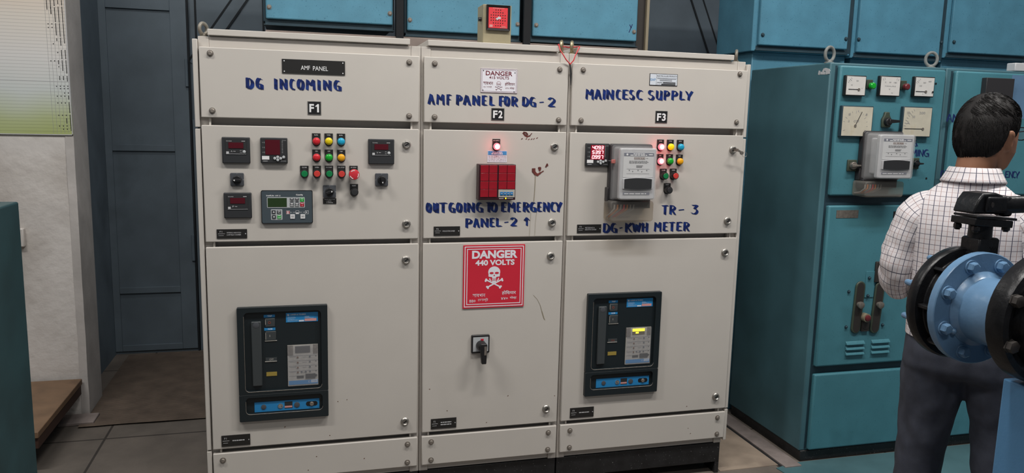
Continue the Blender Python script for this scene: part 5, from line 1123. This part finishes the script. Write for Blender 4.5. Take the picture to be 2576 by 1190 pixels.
# ================================================================== valve and pipe in the foreground
PX, PZ = 2.022, 1.137
def ax(y, r, n=48, x=PX, z=PZ): return [(x+r*cos(2*pi*(k+.5)/n), y, z+r*sin(2*pi*(k+.5)/n)) for k in range(n)]
def rev(prof, n=48): m = MB(); m.rings([ax(y, r, n) for y, r in prof]); return m
t = thing('butterfly_valve', (PX, -1.37, PZ-.15), 'black butterfly valve with lever handle at the end of the blue pipe', 'valve')
VALVE = t
m = rev([(-1.406, .118), (-1.406, .124), (-1.372, .124), (-1.368, .146), (-1.362, .150), (-1.342, .150), (-1.336, .146), (-1.336, .10)]); 
for k in range(8):
    a = radians(45*k); ca, sa = cos(a), sin(a)
    m.rings([[(PX+ca*r_-sa*w_, y, PZ+sa*r_+ca*w_) for r_, w_ in ((.115, -.006), (.140, -.005), (.140, .005), (.115, .006))] for y in (-1.404, -1.368)])
m.build('valve_body', 'valve_black', t, bevel=.002)
m = rev([(-1.350, .001), (-1.352, .100), (-1.346, .100), (-1.344, .001)], 32); m.build('valve_disc', 'steel_dull', t)
NX, NY = 2.045, -1.375
MB.XF = lambda x, y, z: (2.054+(x-NX)*.68, NY+(y-NY)*.72, z)
m = MB(); m.rings([[(NX+u*.048*k, NY+v*.042*k, z) for u, v in ((-1, -1), (1, -1), (1, 1), (-1, 1))] for z, k in ((1.235, 1.0), (1.310, 1.0), (1.316, .9))]); o = m.build('neck', 'valve_black', t, bevel=.004)
m = MB(); m.text('200', (NX+.002, NX+.038, 1.276, 1.294), NY-.0432, bold=.02); m.box(NX-.002, NX+.042, NY-.0436, NY-.042, 1.264, 1.267); m.build('cast_lettering', 'valve_black', o, smooth=0)
m = MB(); m.lathe((NX-.005, NY, 1.312), (0, 0, 1), [(0, .041), (.03, .040), (.045, .043)], 24); m.build('stem_column', 'valve_black', t)
m = MB(); m.prism(stroke((NX-.092, 1.360), (NX+.086, 1.352), .018), NY-.055, NY+.055); m.prism(stroke((NX-.088, 1.3735), (NX+.100, 1.365), .006), NY-.058, NY+.05); m.build('mounting_plate', 'valve_black', t, bevel=.002)
for dx in (-.072, .07):
    for dy in (-.04, .04):
        m = MB(); m.lathe((NX+dx, NY+dy, 1.350), (0, 0, -1), [(0, .010), (.004, .014), (.013, .014), (.015, .010), (.018, .009)], 6); m.build('bolt', 'valve_black', t)
m = MB(); hd = [(-.098, 1.380), (-.083, 1.412), (-.060, 1.432), (.0, 1.434), (.030, 1.428), (.052, 1.412), (.056, 1.378)]
m.rings([[(NX+a, NY+y, z) for a, z in hd] for y in (-.048, .048)]); m.box(NX-.05, NX+.045, NY-.06, NY-.046, 1.385, 1.424); o = m.build('handle_head', 'valve_black', t, bevel=.006)
m = MB(); m.cyl((NX-.028, NY-.0605, 1.404), (0, -1, 0), .007, .0006, 12); m.build('set_screw', 'dark_iron', o)
m = MB(); m.tube([(NX+.04, NY-.02, 1.400), (NX+.075, NY-.035, 1.402), (NX+.36, NY-.13, 1.415)], [.028, .0225, .0215], 16); m.build('lever', 'valve_black', t)
m = MB(); m.prism([(NX+.045, 1.372), (NX+.082, 1.372), (NX+.090, 1.395), (NX+.084, 1.422), (NX+.05, 1.424)], NY-.05, NY+.0); m.build('lever_socket', 'valve_black', t, bevel=.006)
MB.XF = None
# spool
t = thing('pipe_spool', (PX, -1.5, PZ-.146), 'short blue painted pipe with a bolted round flange', 'pipe')
m = rev([(-1.407, .085), (-1.407, .144), (-1.409, .146), (-1.428, .146), (-1.430, .144), (-1.430, .085)]); m.build('flange', 'pipe_blue', t)
m = rev([(-1.425, .096), (-1.431, .098), (-1.438, .090), (-1.445, .085), (-1.575, .085), (-1.580, .090), (-1.5845, .095)]); m.build('pipe', 'pipe_blue', t)
for k in range(8):
    a = radians(22.5+45*k); c = (PX+.119*cos(a), -1.430, PZ+.119*sin(a))
    m = MB(); m.lathe(c, (0, -1, 0), [(0, .0185), (.003, .0185), (.0035, .018)], 18); m.lathe((c[0], -1.433, c[2]), (0, -1, 0), [(0, .0145), (.013, .0145), (.0155, .011), (.016, .001)], 6); m.build('flange_bolt', 'pipe_blue', t)
    m = MB(); m.lathe((c[0], -1.3355, c[2]), (0, 1, 0), [(0, .0155), (.014, .0155), (.015, .0085), (.040, .0085), (.045, .0065), (.047, .001)], 10); m.build('stud_nut', 'pipe_blue', VALVE, label='blue painted stud end')
m = MB(); m.ball((PX-.083, -1.435, PZ-.055), .008, .008, .008); m.build('weld_lump', 'pipe_blue', t)
# black flange
t = thing('black_flange', (PX, -1.63, PZ-.13), 'thick black round valve flange at the right edge in front of the blue pipe', 'valve')
m = MB(); FX, FZ = 2.018, 1.160
def rv(prof, n=48):
    q = MB(); q.rings([ax(y, r, n, FX, FZ) for y, r in prof]); return q
m = rv([(-1.586, .10), (-1.588, .148), (-1.596, .156), (-1.628, .157), (-1.640, .152), (-1.644, .140), (-1.640, .128), (-1.630, .118), (-1.630, .10)]); m.build('flange_ring', 'valve_black', t)
m = rv([(-1.629, .12), (-1.650, .108), (-1.80, .100), (-1.81, .08)]); m.build('body', 'valve_black', t)
for k in range(8):
    a = radians(22.5+45*k); c = (FX+.138*cos(a), -1.640, FZ+.138*sin(a)); m = MB(); m.lathe(c, (0, -1, 0), [(0, .017), (.003, .017), (.004, .0145), (.016, .0145), (.018, .010)], 6); m.build('flange_bolt', 'dark_iron', t)
# pedestal
p = onY(2522, 950, -1.57); q_ = onY(2496, 1190, -1.57)
x0 = (p.x+q_.x)/2
t = thing('steel_pedestal', (x0+.2, -1.65, 0), 'bright blue steel pedestal under the black flange', 'pedestal')
m = MB(); m.box(x0, x0+.40, -1.90, -1.57, .02, 1.0025); m.build('column', 'pedestal_blue', t, bevel=.004)
m = MB(); m.box(x0-.05, x0+.45, -1.95, -1.51, 0, .02); m.build('foot_plate', 'pedestal_blue', t, bevel=.003)

# ================================================================== the man
PB = at_ = None
d_ = ray(2450, 400); BASE = CAM + d_*2.45; BASE = Vector((BASE.x, BASE.y, 0))
TH = radians(47)
PF = Vector((sin(TH), cos(TH), 0)); PR = Vector((cos(TH), -sin(TH), 0))
def Lc(r, f, z): return BASE + PR*r + PF*f + Vector((0, 0, z))
def mbL(): m = MB(); m.xf = lambda r, f, z: Lc(r, f, z); return m
def loft(m, rings, n=28, mi=0, caps=True, power=2.0):
    """rings: (centre r,f,z), half width, half depth, optional axis frame"""
    out = []
    for c, a, b, *fr in rings:
        U, V = (Vector(fr[0]), Vector(fr[1])) if fr else (Vector((1, 0, 0)), Vector((0, 1, 0)))
        ring = []
        for k in range(n):
            t_ = 2*pi*k/n; cc, ss = cos(t_), sin(t_); e = 2/power
            ring.append(Vector(c) + U*(a*math.copysign(abs(cc)**e, cc)) + V*(b*math.copysign(abs(ss)**e, ss)))
        out.append(ring)
    m.rings(out, mi, caps); return out
def limb(m, pts, radii, n=16, mi=0):
    pts = [Vector(p) for p in pts]; R = []; prev = None
    for i, p in enumerate(pts):
        t_ = (pts[min(i+1, len(pts)-1)]-pts[max(i-1, 0)]).normalized()
        a = (prev - t_*prev.dot(t_)) if prev else (Vector((1, 0, 0)) - t_*t_.x)
        a.normalize(); prev = a; R.append((p, radii[i], radii[i], a, t_.cross(a)))
    loft(m, R, n, mi)
def fuse(m, name, mt, parent, voxel, smooth_n=6, label=None, factor=.5, noise_amp=0, nscale=14):
    o = m.build(name, mt, None, smooth=0)
    r = o.modifiers.new('r', 'REMESH'); r.mode = 'VOXEL'; r.voxel_size = voxel
    s_ = o.modifiers.new('s', 'SMOOTH'); s_.factor = factor; s_.iterations = smooth_n
    me = bpy.data.meshes.new_from_object(o.evaluated_get(bpy.context.evaluated_depsgraph_get()))
    o.modifiers.clear(); old = o.data; o.data = me; bpy.data.meshes.remove(old); me.name = name
    if not me.materials: me.materials.append(MATS[mt])
    if noise_amp:
        me.update(); nr = [v.normal.copy() for v in me.vertices]
        for v, q in zip(me.vertices, nr):
            c = v.co; a = noise.noise((c.x*nscale, c.y*nscale, c.z*nscale*.55))+.5*noise.noise((c.x*nscale*2.3+5, c.y*nscale*2.3, c.z*nscale*1.4)); v.co = c+q*a*noise_amp
    me.polygons.foreach_set('use_smooth', [True]*len(me.polygons)); me.update()
    w = WLOC[o.name]
    if parent: o.parent = parent; o.location = w - WLOC[parent.name]
    if label: o['label'] = label
    return o
# pose (local r,f,z): r to his right, f ahead, z up
SH = {-1: (-.135, .0, 1.318), 1: (.148, .0, 1.318)}
EL = {-1: (-.178, -.012, 1.115), 1: (.190, -.012, 1.115)}
WR = {-1: (-.10, .23, 1.06), 1: (.12, .23, 1.06)}
HC = (.030, .035, 1.587)           # head centre
HY = radians(36)                    # head turned to his right
HF = Vector((sin(HY), cos(HY), 0)); HR = Vector((cos(HY), -sin(HY), 0))
def hd(a, b, c): return Vector(HC)+HR*a+HF*b+Vector((0, 0, c))
body = mbL()
loft(body, [((.03, .0, .86), .155, .105), ((.02, .0, 1.0), .15, .10), ((.01, .0, 1.15), .148, .098), ((.0, .0, 1.28), .140, .095), ((.0, -.005, 1.35), .11, .08), ((.0, -.008, 1.40), .075, .064), ((.003, .0, 1.44), .057, .06), ((.010, .012, 1.52), .055, .062), ((.018, .02, 1.58), .05, .06)])
# head: cranium, face, jaw, nose, brow, ears
def head_rings(rs):
    return [(tuple(hd(0, b, c)), w, dpt, tuple(HR), tuple(HF)) for b, c, w, dpt in rs]
loft(body, head_rings([(-.012, .108, .012, .014), (-.008, .100, .027, .035), (-.006, .080, .050, .064), (-.004, .045, .0685, .0875), (.0, .0, .0755, .096), (.004, -.035, .073, .088), (.016, -.065, .066, .076), (.030, -.092, .048, .056), (.042, -.112, .034, .040), (.05, -.122, .018, .022)]), 28)
loft(body, [(tuple(hd(0, .094, .010)), .006, .008), (tuple(hd(0, .099, -.015)), .009, .010), (tuple(hd(0, .102, -.030)), .013, .012), (tuple(hd(0, .092, -.040)), .012, .008)], 10)
for s_ in (-1, 1):
    c = hd(s_*.030, .083, .012); body.ball(c, .013, .013, .010, 10, 7)
    c = hd(s_*.022, .088, -.062); body.ball(c, .014, .010, .006, 10, 7)
    EU = (HR*s_*.93-HF*.35).normalized(); EV = (HF*.93+HR*s_*.35).normalized()
    loft(body, [(tuple(hd(s_*(.0775+max(0, z_)*.22), -.008-z_*.18, -.026+z_)), w_, d_, tuple(EU), tuple(EV)) for z_, w_, d_ in ((-.031, .005, .006), (-.024, .0075, .010), (-.012, .0075, .011), (.0, .0085, .0145), (.014, .0095, .0175), (.024, .009, .0145), (.031, .0055, .008))], 14)
    # arms and hands
    limb(body, [(SH[s_][0]*.7, 0, 1.345), SH[s_], [(a+b)/2 for a, b in zip(SH[s_], EL[s_])], EL[s_], [(a*.6+b*.4) for a, b in zip(EL[s_], WR[s_])], WR[s_]], [.040, .044, .041, .038, .036, .026], 14)
    w = Vector(WR[s_]); dr = (w-Vector(EL[s_])).normalized(); side = Vector((0, 0, 1)); nrm = dr.cross(side).normalized()*(-s_)
    loft(body, [(tuple(w+dr*k), a, b, tuple(side), tuple(nrm)) for k, a, b in ((-.01, .026, .021), (.03, .034, .018), (.07, .040, .016), (.088, .038, .013))], 16, power=2.4)
    for j, (off, ln) in enumerate(((.028, .070), (.0095, .078), (-.0095, .073), (-.028, .058))):
        k0 = w+dr*.08+side*off; k1 = k0+dr*(ln*.45)+nrm*.004; k2 = k1+dr*(ln*.28)+nrm*.016; k3 = k2+dr*(ln*.12)+nrm*.018
        limb(body, [tuple(k0), tuple(k1), tuple(k2), tuple(k3)], [.0088, .0082, .0076, .0060], 8)
    k0 = w+dr*.025+side*.028; k1 = k0+dr*.028+side*.020+nrm*.012; k2 = k1+dr*.028+side*.006+nrm*.012
    limb(body, [tuple(k0), tuple(k1), tuple(k2)], [.0125, .0105, .0080], 8)
HIPC = .045
LEG = {-1: [(HIPC-.085, .0, .90), (HIPC-.10, .01, .66), (HIPC-.112, .02, .46), (HIPC-.115, .0, .25), (HIPC-.118, -.02, .07)], 1: [(HIPC+.085, .0, .90), (HIPC+.105, .01, .66), (HIPC+.122, .02, .46), (HIPC+.128, .0, .25), (HIPC+.13, -.02, .07)]}
for s_ in (-1, 1): limb(body, LEG[s_], [.085, .072, .055, .048, .036], 16)
for s_ in (-1, 1):
    f0 = LEG[s_][-1]; loft(body, [((f0[0], f0[1]-.03, .05), .03, .035, (1, 0, 0), (0, 0, 1)), ((f0[0], f0[1]+.08, .045), .04, .03, (1, 0, 0), (0, 0, 1)), ((f0[0], f0[1]+.17, .035), .035, .02, (1, 0, 0), (0, 0, 1))], 12)
man = fuse(body, 'person', 'skin', None, .0055, 4)
tag(man, 'man seen from behind in a white checked shirt and dark trousers, wearing glasses', 'person')
# hair
h = mbL(); rows = []
n = 64
for i in range(40):
    el = radians(89.5-3.55*i); ring = []
    for k in range(n):
        az = 2*pi*k/n; fx = sin(az); fy = cos(az)           # az 0 = face side
        ring.append((fx, fy, el))
    rows.append(ring)
LIM = ((0, 40), (.5, 36), (.8, 24), (1.1, 8), (1.25, -6), (1.38, -12), (1.43, 2), (1.74, 2), (1.80, -16), (1.92, -34), (2.2, -44), (3.2, -50))
def hair_pt(fx, fy, el, lift=0):
    ang = abs(math.atan2(fx, fy)); lim = LIM[-1][1]
    for (a0, l0), (a1, l1) in zip(LIM, LIM[1:]):
        if a0 <= ang <= a1: lim = l0+(l1-l0)*(ang-a0)/(a1-a0); break
    lim = radians(lim); e = max(el, lim); thick = .0030+.0070*max(0, min(1, (e-lim)/.30))+lift+(.016*max(0, 1-ang/.9)*max(0, 1-abs(e-.62)/.5))+.004*max(0, min(1, e/.8))
    ce, se = cos(e), sin(e); a, b, c = .0765, .0975, .108 if e > 0 else .150
    r = 1/math.sqrt((fx*ce/a)**2+(fy*ce/b)**2+(se/c)**2)+thick
    return hd(fx*ce*r, fy*ce*r-.003, se*r), e > lim
rings_ = []
for ring in rows:
    rr_ = []
    for fx, fy, el in ring:
        p, _ = hair_pt(fx, fy, el); q = p-Vector(HC); q.normalize()
        a = .0030*noise.noise((p.x*38, p.y*38, p.z*20))+.0014*noise.noise((p.x*110, p.y*110, p.z*60)); rr_.append(p+q*a)
    rings_.append(rr_)
inner = [[Vector(HC)+(p-Vector(HC))*.86 for p in r_] for r_ in rings_]
h.rings(rings_+inner[::-1], caps=False)
rn = random.Random(11)
for k in range(5200):                                   # single locks over the cap of hair
    az = rn.uniform(0, 2*pi); el = math.asin(rn.uniform(-.74, 1)); fx, fy = sin(az), cos(az)
    p0, ok = hair_pt(fx, fy, el, -.003)
    if not ok: continue
    ln = rn.uniform(.10, .24); pts = [p0]
    for j in (1, 2, 3):
        # combed forward over the crown, downwards at the back and sides
        da = (.5 if fx > 0 else -.5)*ln*j*-1*(1 if el > .5 else .15); pj, ok2 = hair_pt(sin(az+da+rn.uniform(-.03, .03)), cos(az+da), el-ln*j*(.25 if el > .6 else .8), -.0005+.0012*j*(rn.random()*.6+.2))
        if not ok2: break
        pts.append(pj)
    if len(pts) > 2: h.tube([tuple(q) for q in pts], [.0006, .0008, .0007, .0003][:len(pts)], 3)
o = h.build('hair', 'hair', man, smooth=80, label='short black hair')
# glasses
g = mbL()
for s_ in (-1, 1):
    g.tube([tuple(hd(s_*.079, -.012, -.002)), tuple(hd(s_*.082, .02, .002)), tuple(hd(s_*.072, .098, .006))], .0018, 6)
    g.tube([tuple(hd(s_*.037+.027*cos(a), .104-.006*abs(s_*.037+.027*cos(a))/.06, -.004+.020*sin(a))) for a in [2*pi*k/18 for k in range(18)]], .0016, 6, closed=True)
g.tube([tuple(hd(-.010, .106, .0)), tuple(hd(.010, .106, .0))], .0016, 6)
o = g.build('spectacles', 'spectacle_frame', man)
g = mbL()
for s_ in (-1, 1):
    pts = [hd(s_*.037+.026*cos(a), .1035-.006*abs(s_*.037+.026*cos(a))/.06, -.004+.019*sin(a)) for a in [2*pi*k/18 for k in range(18)]]
    g.rings([[tuple(p) for p in pts], [tuple(p+HF*.001) for p in pts]])
g.build('lens', 'clear_lid', o)
# trousers, shoes, belt
tr = mbL()
loft(tr, [((HIPC-.01, .0, 1.02), .165, .115), ((HIPC-.003, .0, .96), .178, .122), ((HIPC, -.008, .88), .190, .130), ((HIPC, -.008, .83), .190, .125), ((HIPC, 0, .80), .165, .11)], 28, power=2.2)
for s_ in (-1, 1):
    P_ = LEG[s_]; limb(tr, [(P_[0][0], .0, .90), (P_[0][0]+s_*.004, .0, .80), P_[1], P_[2], P_[3], (P_[4][0], P_[4][1]+.01, .075)], [.095, .098, .084, .073, .068, .062], 18)
fuse(tr, 'trousers', 'trouser', man, .009, 5, 'dark navy grey trousers', noise_amp=.0095, nscale=12)
b = mbL(); loft(b, [((HIPC-.009, 0, .995), .170, .119), ((HIPC-.007, 0, 1.03), .170, .119)], 32, power=2.2); b.build('belt', 'belt', man)
for s_ in (-1, 1):
    f0 = LEG[s_][-1]; sh = mbL()
    loft(sh, [((f0[0], f0[1]-.075, .05), .026, .035, (1, 0, 0), (0, 0, 1)), ((f0[0], f0[1]-.05, .055), .038, .055, (1, 0, 0), (0, 0, 1)), ((f0[0], f0[1]+.03, .05), .042, .05, (1, 0, 0), (0, 0, 1)), ((f0[0], f0[1]+.12, .04), .050, .04, (1, 0, 0), (0, 0, 1)), ((f0[0], f0[1]+.19, .03), .040, .03, (1, 0, 0), (0, 0, 1)), ((f0[0], f0[1]+.215, .022), .015, .014, (1, 0, 0), (0, 0, 1))], 18, power=2.6)
    sh.build('shoe', 'shoe', man)
# shirt with woven checks: each point carries its own cloth coordinates
def check_mat():
    m = bpy.data.materials.new('checked_cotton'); m.use_nodes = True; nt = m.node_tree; N = nt.nodes; L_ = nt.links; b = N['Principled BSDF']; b.inputs['Roughness'].default_value = .85
    at = N.new('ShaderNodeAttribute'); at.attribute_name = 'cloth'; sx = N.new('ShaderNodeSeparateXYZ'); L_.new(at.outputs['Vector'], sx.inputs[0])
    def line(out, period, off, width):
        a = N.new('ShaderNodeMath'); a.operation = 'ADD'; a.inputs[1].default_value = off; L_.new(out, a.inputs[0])
        d = N.new('ShaderNodeMath'); d.operation = 'DIVIDE'; d.inputs[1].default_value = period; L_.new(a.outputs[0], d.inputs[0])
        f = N.new('ShaderNodeMath'); f.operation = 'FRACT'; L_.new(d.outputs[0], f.inputs[0])
        l = N.new('ShaderNodeMath'); l.operation = 'LESS_THAN'; l.inputs[1].default_value = width/period; L_.new(f.outputs[0], l.inputs[0]); return l.outputs[0]
    col = N.new('ShaderNodeRGB'); col.outputs[0].default_value = (.70, .655, .665, 1); cur = col.outputs[0]
    for ax_, per, off, wd_, c in ((0, .031, .0155, .0014, (.36, .22, .20)), (1, .031, .0155, .0012, (.42, .31, .30)), (0, .031, 0, .0019, (.035, .035, .08)), (1, .031, 0, .0015, (.08, .08, .11))):
        mx = N.new('ShaderNodeMix'); mx.data_type = 'RGBA'; L_.new(line(sx.outputs[ax_], per, off+10*per, wd_), mx.inputs[0]); L_.new(cur, mx.inputs[6]); mx.inputs[7].default_value = (*c, 1); cur = mx.outputs[2]
    L_.new(cur, b.inputs['Base Color'])
    MATS['checked_cotton'] = m
check_mat()
class Cloth(MB):
    def __init__(s): super().__init__(); s.uv = []
    def sheet(s, rows, uvs, close=True):
        n0 = len(s.v); n = len(rows[0])
        for r_, u_ in zip(rows, uvs):
            for p, q in zip(r_, u_): s.v.append(tuple(Lc(*p))); s.uv.append(q)
        for j in range(len(rows)-1):
            for k in range(n-1):
                s.f.append((n0+j*n+k, n0+j*n+k+1, n0+(j+1)*n+k+1, n0+(j+1)*n+k)); s.m.append(0)
    def make(s, name, parent, label=None, thick=.0015):
        uv = list(s.uv); o = s.build(name, 'checked_cotton', parent, smooth=80, label=label)
        a = o.data.attributes.new('cloth', 'FLOAT_VECTOR', 'POINT'); a.data.foreach_set('vector', [x for q in uv for x in (*q, 0)])
        so = o.modifiers.new('t', 'SOLIDIFY'); so.thickness = thick; so.offset = -1
        return o
def lerp_rings(keys, m_):
    out = []
    for i in range(m_+1):
        t_ = i/m_*(len(keys)-1); j = min(int(t_), len(keys)-2); u_ = t_-j
        P = [keys[max(j-1, 0)], keys[j], keys[j+1], keys[min(j+2, len(keys)-1)]]
        out.append([.5*(2*P[1][q]+(P[2][q]-P[0][q])*u_+(2*P[0][q]-5*P[1][q]+4*P[2][q]-P[3][q])*u_*u_+(-P[0][q]+3*P[1][q]-3*P[2][q]+P[3][q])*u_**3) for q in range(len(keys[0]))])
    return out
sh = Cloth(); N_ = 120
# cr, cf, z, half width, half depth, squareness
tor = lerp_rings([(.040, 0, .925, .183, .135, 2.3), (.034, -.004, .99, .178, .130, 2.3), (.022, -.008, 1.10, .170, .124, 2.3), (.012, -.010, 1.20, .165, .124, 2.4), (.006, -.012, 1.28, .164, .120, 2.5), (.004, -.012, 1.335, .158, .106, 2.4), (.004, -.012, 1.375, .138, .092, 2.2), (.004, -.009, 1.408, .106, .080, 2.0), (.004, -.004, 1.432, .078, .072, 2.0), (.004, 0, 1.448, .065, .067, 2.0)], 110)
rows = []; uvs = []; vlen = 0; prev = None
for cr, cf, z, a, b_, pw in tor:
    row = []; uu = []
    for k in range(N_+1):
        t_ = -pi/2 + 2*pi*(k/N_)+pi                      # start at the front
        cc, ss = cos(t_), sin(t_); e = 2/pw
        r_ = cr+a*math.copysign(abs(cc)**e, cc); f_ = cf+b_*math.copysign(abs(ss)**e, ss)
        nz = noise.noise((r_*7, f_*7+3, z*4.5))*.006+noise.noise((r_*19, f_*19, z*11))*.0022
        if z > 1.34: nz *= max(.15, 1-(z-1.34)/.09)
        fold = .004*sin(r_*60+z*14)*max(0, min(1, (1.25-z)/.2)) if ss < 0 else 0
        row.append((r_+cc*nz, f_+ss*(nz+fold), z)); uu.append(None)
    back = row[N_//2]
    if prev: vlen += (Vector(back)-Vector(prev)).length
    prev = back; rows.append(row); uvs.append(vlen)
# across: arc length measured from the middle of the back at chest height, so the stripes stay vertical
ref = rows[60]; arc_ = [0]
for p, q in zip(ref, ref[1:]): arc_.append(arc_[-1]+(Vector(p)-Vector(q)).length)
mid = arc_[N_//2]
UV = [[(row[k][0] if abs(k-N_/2) < N_*.21 else (arc_[k]-mid)*1.0+(row[int(N_*.29)][0]-(arc_[int(N_*.29)]-mid) if k < N_/2 else row[int(N_*.71)][0]-(arc_[int(N_*.71)]-mid)), v_) for k in range(N_+1)] for row, v_ in zip(rows, uvs)]
sh.sheet(rows, UV)
shirt = sh.make('shirt', man, 'white shirt with navy and brown window-pane checks')
for s_ in (-1, 1):
    sl = Cloth(); o_ = .012 if s_ > 0 else 0
    path = lerp_rings([(s_*(r_+o_), f_, z_, a_, b_) for r_, f_, z_, a_, b_ in ((.078, -.008, 1.352, .054, .062), (.112, -.008, 1.334, .063, .070), (.137, -.008, 1.304, .068, .075), (.154, -.010, 1.255, .066, .074), (.166, -.012, 1.195, .064, .070), (.175, -.014, 1.140, .062, .066), (.178, .004, 1.100, .060, .063), (.172, .032, 1.070, .054, .058))], 60)
    rows = []; uvs = []; v_ = 0; n = 64; prevp = None; pa = None
    for i, (x_, y_, z_, ra, rb) in enumerate(path):
        p = Vector((x_, y_, z_)); nx_ = Vector(path[min(i+1, 60)][:3]); pv = Vector(path[max(i-1, 0)][:3]); t_ = (nx_-pv).normalized()
        a = (pa-t_*pa.dot(t_)) if pa else Vector((0, 1, 0))-t_*t_.y; a.normalize(); pa = a; b2 = t_.cross(a)
        if prevp is not None: v_ += (p-prevp).length
        prevp = p; row = []; uu = []
        for k in range(n+1):
            q = 2*pi*k/n; d2 = a*cos(q)*rb+b2*sin(q)*ra; w_ = p+d2
            wr = noise.noise((w_.x*14, w_.y*14, w_.z*9+s_))*.011*min(1, i/14)+noise.noise((w_.x*30, w_.y*30, w_.z*30))*.0055*min(1, i/18)
            row.append(tuple(w_+d2.normalized()*wr)); uu.append((k/n*.46, v_))
        rows.append(row); uvs.append(uu)
    sl.sheet(rows, uvs); sl.make('sleeve', shirt)
co = Cloth(); rows = []; uvs = []; n = 60
for j, (z, a, b_) in enumerate(((1.430, .071, .076), (1.450, .071, .075), (1.468, .069, .073), (1.4765, .068, .072), (1.474, .0720, .076), (1.458, .079, .083), (1.440, .088, .092), (1.432, .093, .097))):
    row = []; uu = []
    for k in range(n+1):
        q = pi/2+.24+(2*pi-.48)*k/n; f_ = sin(q); dip = -.030*max(0, f_)**1.5
        row.append((.004+a*cos(q), .002+b_*sin(q), z+dip-(.018*max(0, f_) if j > 4 else 0))); uu.append((k/n*.42, j*.013))
    rows.append(row); uvs.append(uu)
co.sheet(rows, uvs); co.make('collar', shirt)
